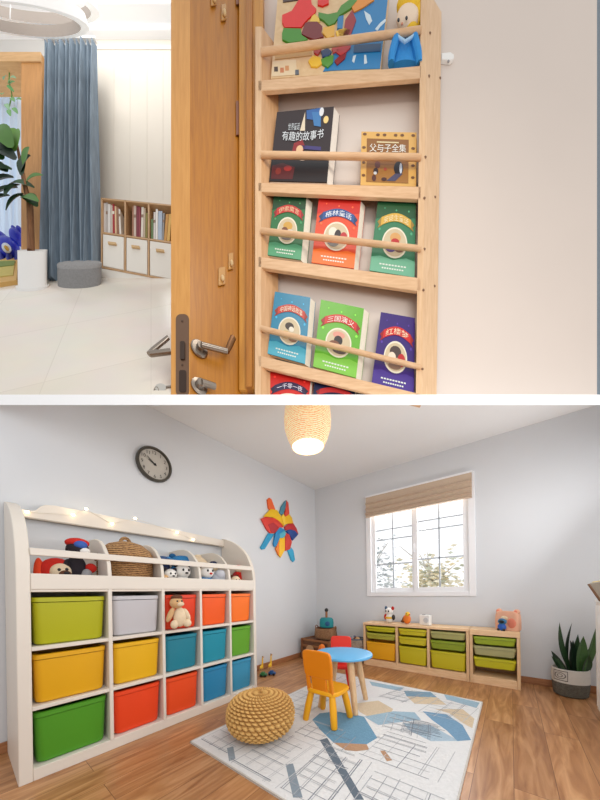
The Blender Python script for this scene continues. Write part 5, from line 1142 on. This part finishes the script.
reg('puzzle_piece', [(345, 22), (352, 12), (356, 22), (350, 38), (343, 40)], (150, 26, 34), .007, True)
reg('puzzle_piece', [(351, 8), (360, 0), (372, -4), (374, 2), (362, 10), (354, 14)], (226, 140, 40), .007, True)
reg('puzzle_piece', [(340, 44), (352, 42), (350, 50), (341, 58), (336, 54)], (200, 40, 40), .007, True)
reg('puzzle_piece', [(338, 32), (346, 30), (346, 38), (339, 40)], (230, 180, 60), .007, True)
reg('sea_label', [(354, 46), (381, 44.5), (380.5, 52.5), (353.5, 54)], (18, 74, 116), .004, True)
for pts in ([(364, 12), (370, 16), (372, 22), (369, 26), (366, 20)], [(375, 30), (380, 24), (385, 20), (386, 22), (380, 28), (377, 32)], [(353, 57), (356, 56), (354, 64), (352, 62)], [(364, 56), (366, 56), (367, 64), (364, 65)]): reg('island', pts, (206, 220, 226), .004, True)
reg('title_strip', [(283, -2), (300, -5), (300, 0.5), (283, 3)], (70, 40, 34), .003, True)
# doll at the right of the top ledge
wdl = WSH + .03
t, L = uthing('rag_doll', 'doll with yellow hair and blue dress on top ledge', 'doll', 404, 66, wdl)
k = wdl/F; SKIN = M((240, 214, 186), .7, .04, 10); HAIR = M((238, 190, 40), .7, .15, 30, bump=.3); DRS = M((40, 138, 206), .7, .14, 40, bump=.2)
b = MB(); b.lathe([(13.5*k, -1*k), (13*k, 3*k), (11.5*k, 14*k), (9*k, 24*k), (6*k, 31*k), (3.5*k, 33*k)], DRS, L(405, 66, wdl), 28, sy=.28); b.build('dress', t)
b = MB(); b.ell(L(408, 18, wdl), (11.5*k, .035, 11*k), SKIN); b.build('head', t)
b = MB(); b.ell(L(410, 7, wdl + .004), (13.5*k, .045, 8.5*k), HAIR, Matrix.Rotation(math.radians(10), 3, 'Y')); b.ell(L(418, 16, wdl + .008), (5*k, .035, 12*k), HAIR); b.ell(L(411, 30, wdl + .01), (7*k, .028, 5*k), HAIR); b.build('hair', t)
for x, y in ((398.5, 20), (406.5, 18)):
    b = MB(); b.ell(L(x, y, wdl - .034), (1.3*k, .004, 1.9*k), BLACK, seg=12, rings=8); b.build('eye', t)
b = MB(); b.ell(L(402, 24, wdl - .034), (1.2*k, .006, .8*k), M((222, 150, 120), .6), seg=10, rings=6); b.build('nose', t)
b = MB(); b.tube([L(396, 40, wdl - .02), L(392, 54, wdl - .03), L(391, 64, wdl - .02)], [4*k, 3.6*k, 3*k], DRS, 10); b.build('arm', t)
b = MB(); b.tube([L(414, 40, wdl - .02), L(418, 54, wdl - .03), L(419, 64, wdl - .02)], [4*k, 3.6*k, 3*k], DRS, 10); b.build('arm', t)
b = MB(); b.tube([L(396, 36, wdl - .035), L(405, 42, wdl - .05), L(414, 36, wdl - .035)], 1.2*k, M((170, 206, 232), .6), 8); b.build('collar', t)
l = bpy.data.lights.new('living_room_light', 'AREA'); l.size = 1.2; l.energy = 14; o = bpy.data.objects.new('living_room_light', l); COL.objects.link(o)
o.location = UW((-1.9, 2.3, zc + .1)); o.rotation_euler = (UW((-1.9, 2.3, 2)) - o.location).to_track_quat('-Z', 'Y').to_euler()
# =================================================================== light and camera
wd = bpy.data.worlds.new('World'); SC.world = wd; wd.use_nodes = True
bg = wd.node_tree.nodes['Background']; bg.inputs[0].default_value = (.97, .985, 1, 1); bg.inputs[1].default_value = .85
wn_, wl2 = wd.node_tree.nodes, wd.node_tree.links   # overcast sky, brighter on the window side
tcw = wn_.new('ShaderNodeTexCoord'); sx = wn_.new('ShaderNodeSeparateXYZ'); mr = wn_.new('ShaderNodeMapRange')
wl2.new(tcw.outputs['Generated'], sx.inputs[0]); wl2.new(sx.outputs['Y'], mr.inputs['Value'])
mr.inputs['From Min'].default_value = .1; mr.inputs['From Max'].default_value = .8; mr.inputs['To Min'].default_value = .85; mr.inputs['To Max'].default_value = 1.22
wl2.new(mr.outputs[0], bg.inputs[1])
def area(name, loc, tgt, sx, sy, en, col=(1, 1, 1)):
    l = bpy.data.lights.new(name, 'AREA'); l.shape = 'RECTANGLE'; l.size = sx; l.size_y = sy; l.energy = en; l.color = col
    o = bpy.data.objects.new(name, l); COL.objects.link(o); o.location = loc
    o.rotation_euler = (Vector(tgt) - Vector(loc)).to_track_quat('-Z', 'Y').to_euler(); return o
area('room_fill', (.9, .4, 1.95), (-1.4, 2.6, 1.0), 1.6, 1.2, 26)
area('ceiling_fill', (.82, 2.85, 1.35), (-1.1, 1.9, 2.7), .6, .5, 15, (.97, .985, 1))  # added lamp right of view, lifts the lower ceiling
q = UW((.25, .75, 3.1)); area('shelf_light', q, UW((.15, 1.85, 1.7)), .7, .4, 7, (1, .93, .84))
area('window_light', (-.985, 4.2, 1.7), (-.9, 1.5, .2), 1.2, 1.3, 40, (.95, .98, 1))
q = UW((-2.3, 1.7, zc - .9)); area('cove_fill', q, UW((-2.2, 2.25, zc + .3)), .8, .6, 9, (1, .98, .95))  # added lamp out of view, brightens the upper ceiling and cove
l = bpy.data.lights.new('pendant_bulb', 'POINT'); l.energy = 5; l.color = (1, .9, .74); l.shadow_soft_size = .1
o = bpy.data.objects.new('pendant_bulb', l); COL.objects.link(o); o.location = (pt.x, pt.y, lz0 - .06)
cam = bpy.data.cameras.new('camera'); co = bpy.data.objects.new('camera', cam); COL.objects.link(co)
cam.sensor_fit = 'HORIZONTAL'; cam.sensor_width = 36; cam.lens = F/600*36; cam.shift_y = (Y0 - 400)/600; cam.clip_start = .02
mw = Matrix((RC, UC, -FW)).transposed().to_4x4(); mw.translation = CAMP; co.matrix_world = mw
SC.camera = co
SC.view_settings.view_transform = 'Standard'; SC.view_settings.look = 'None'
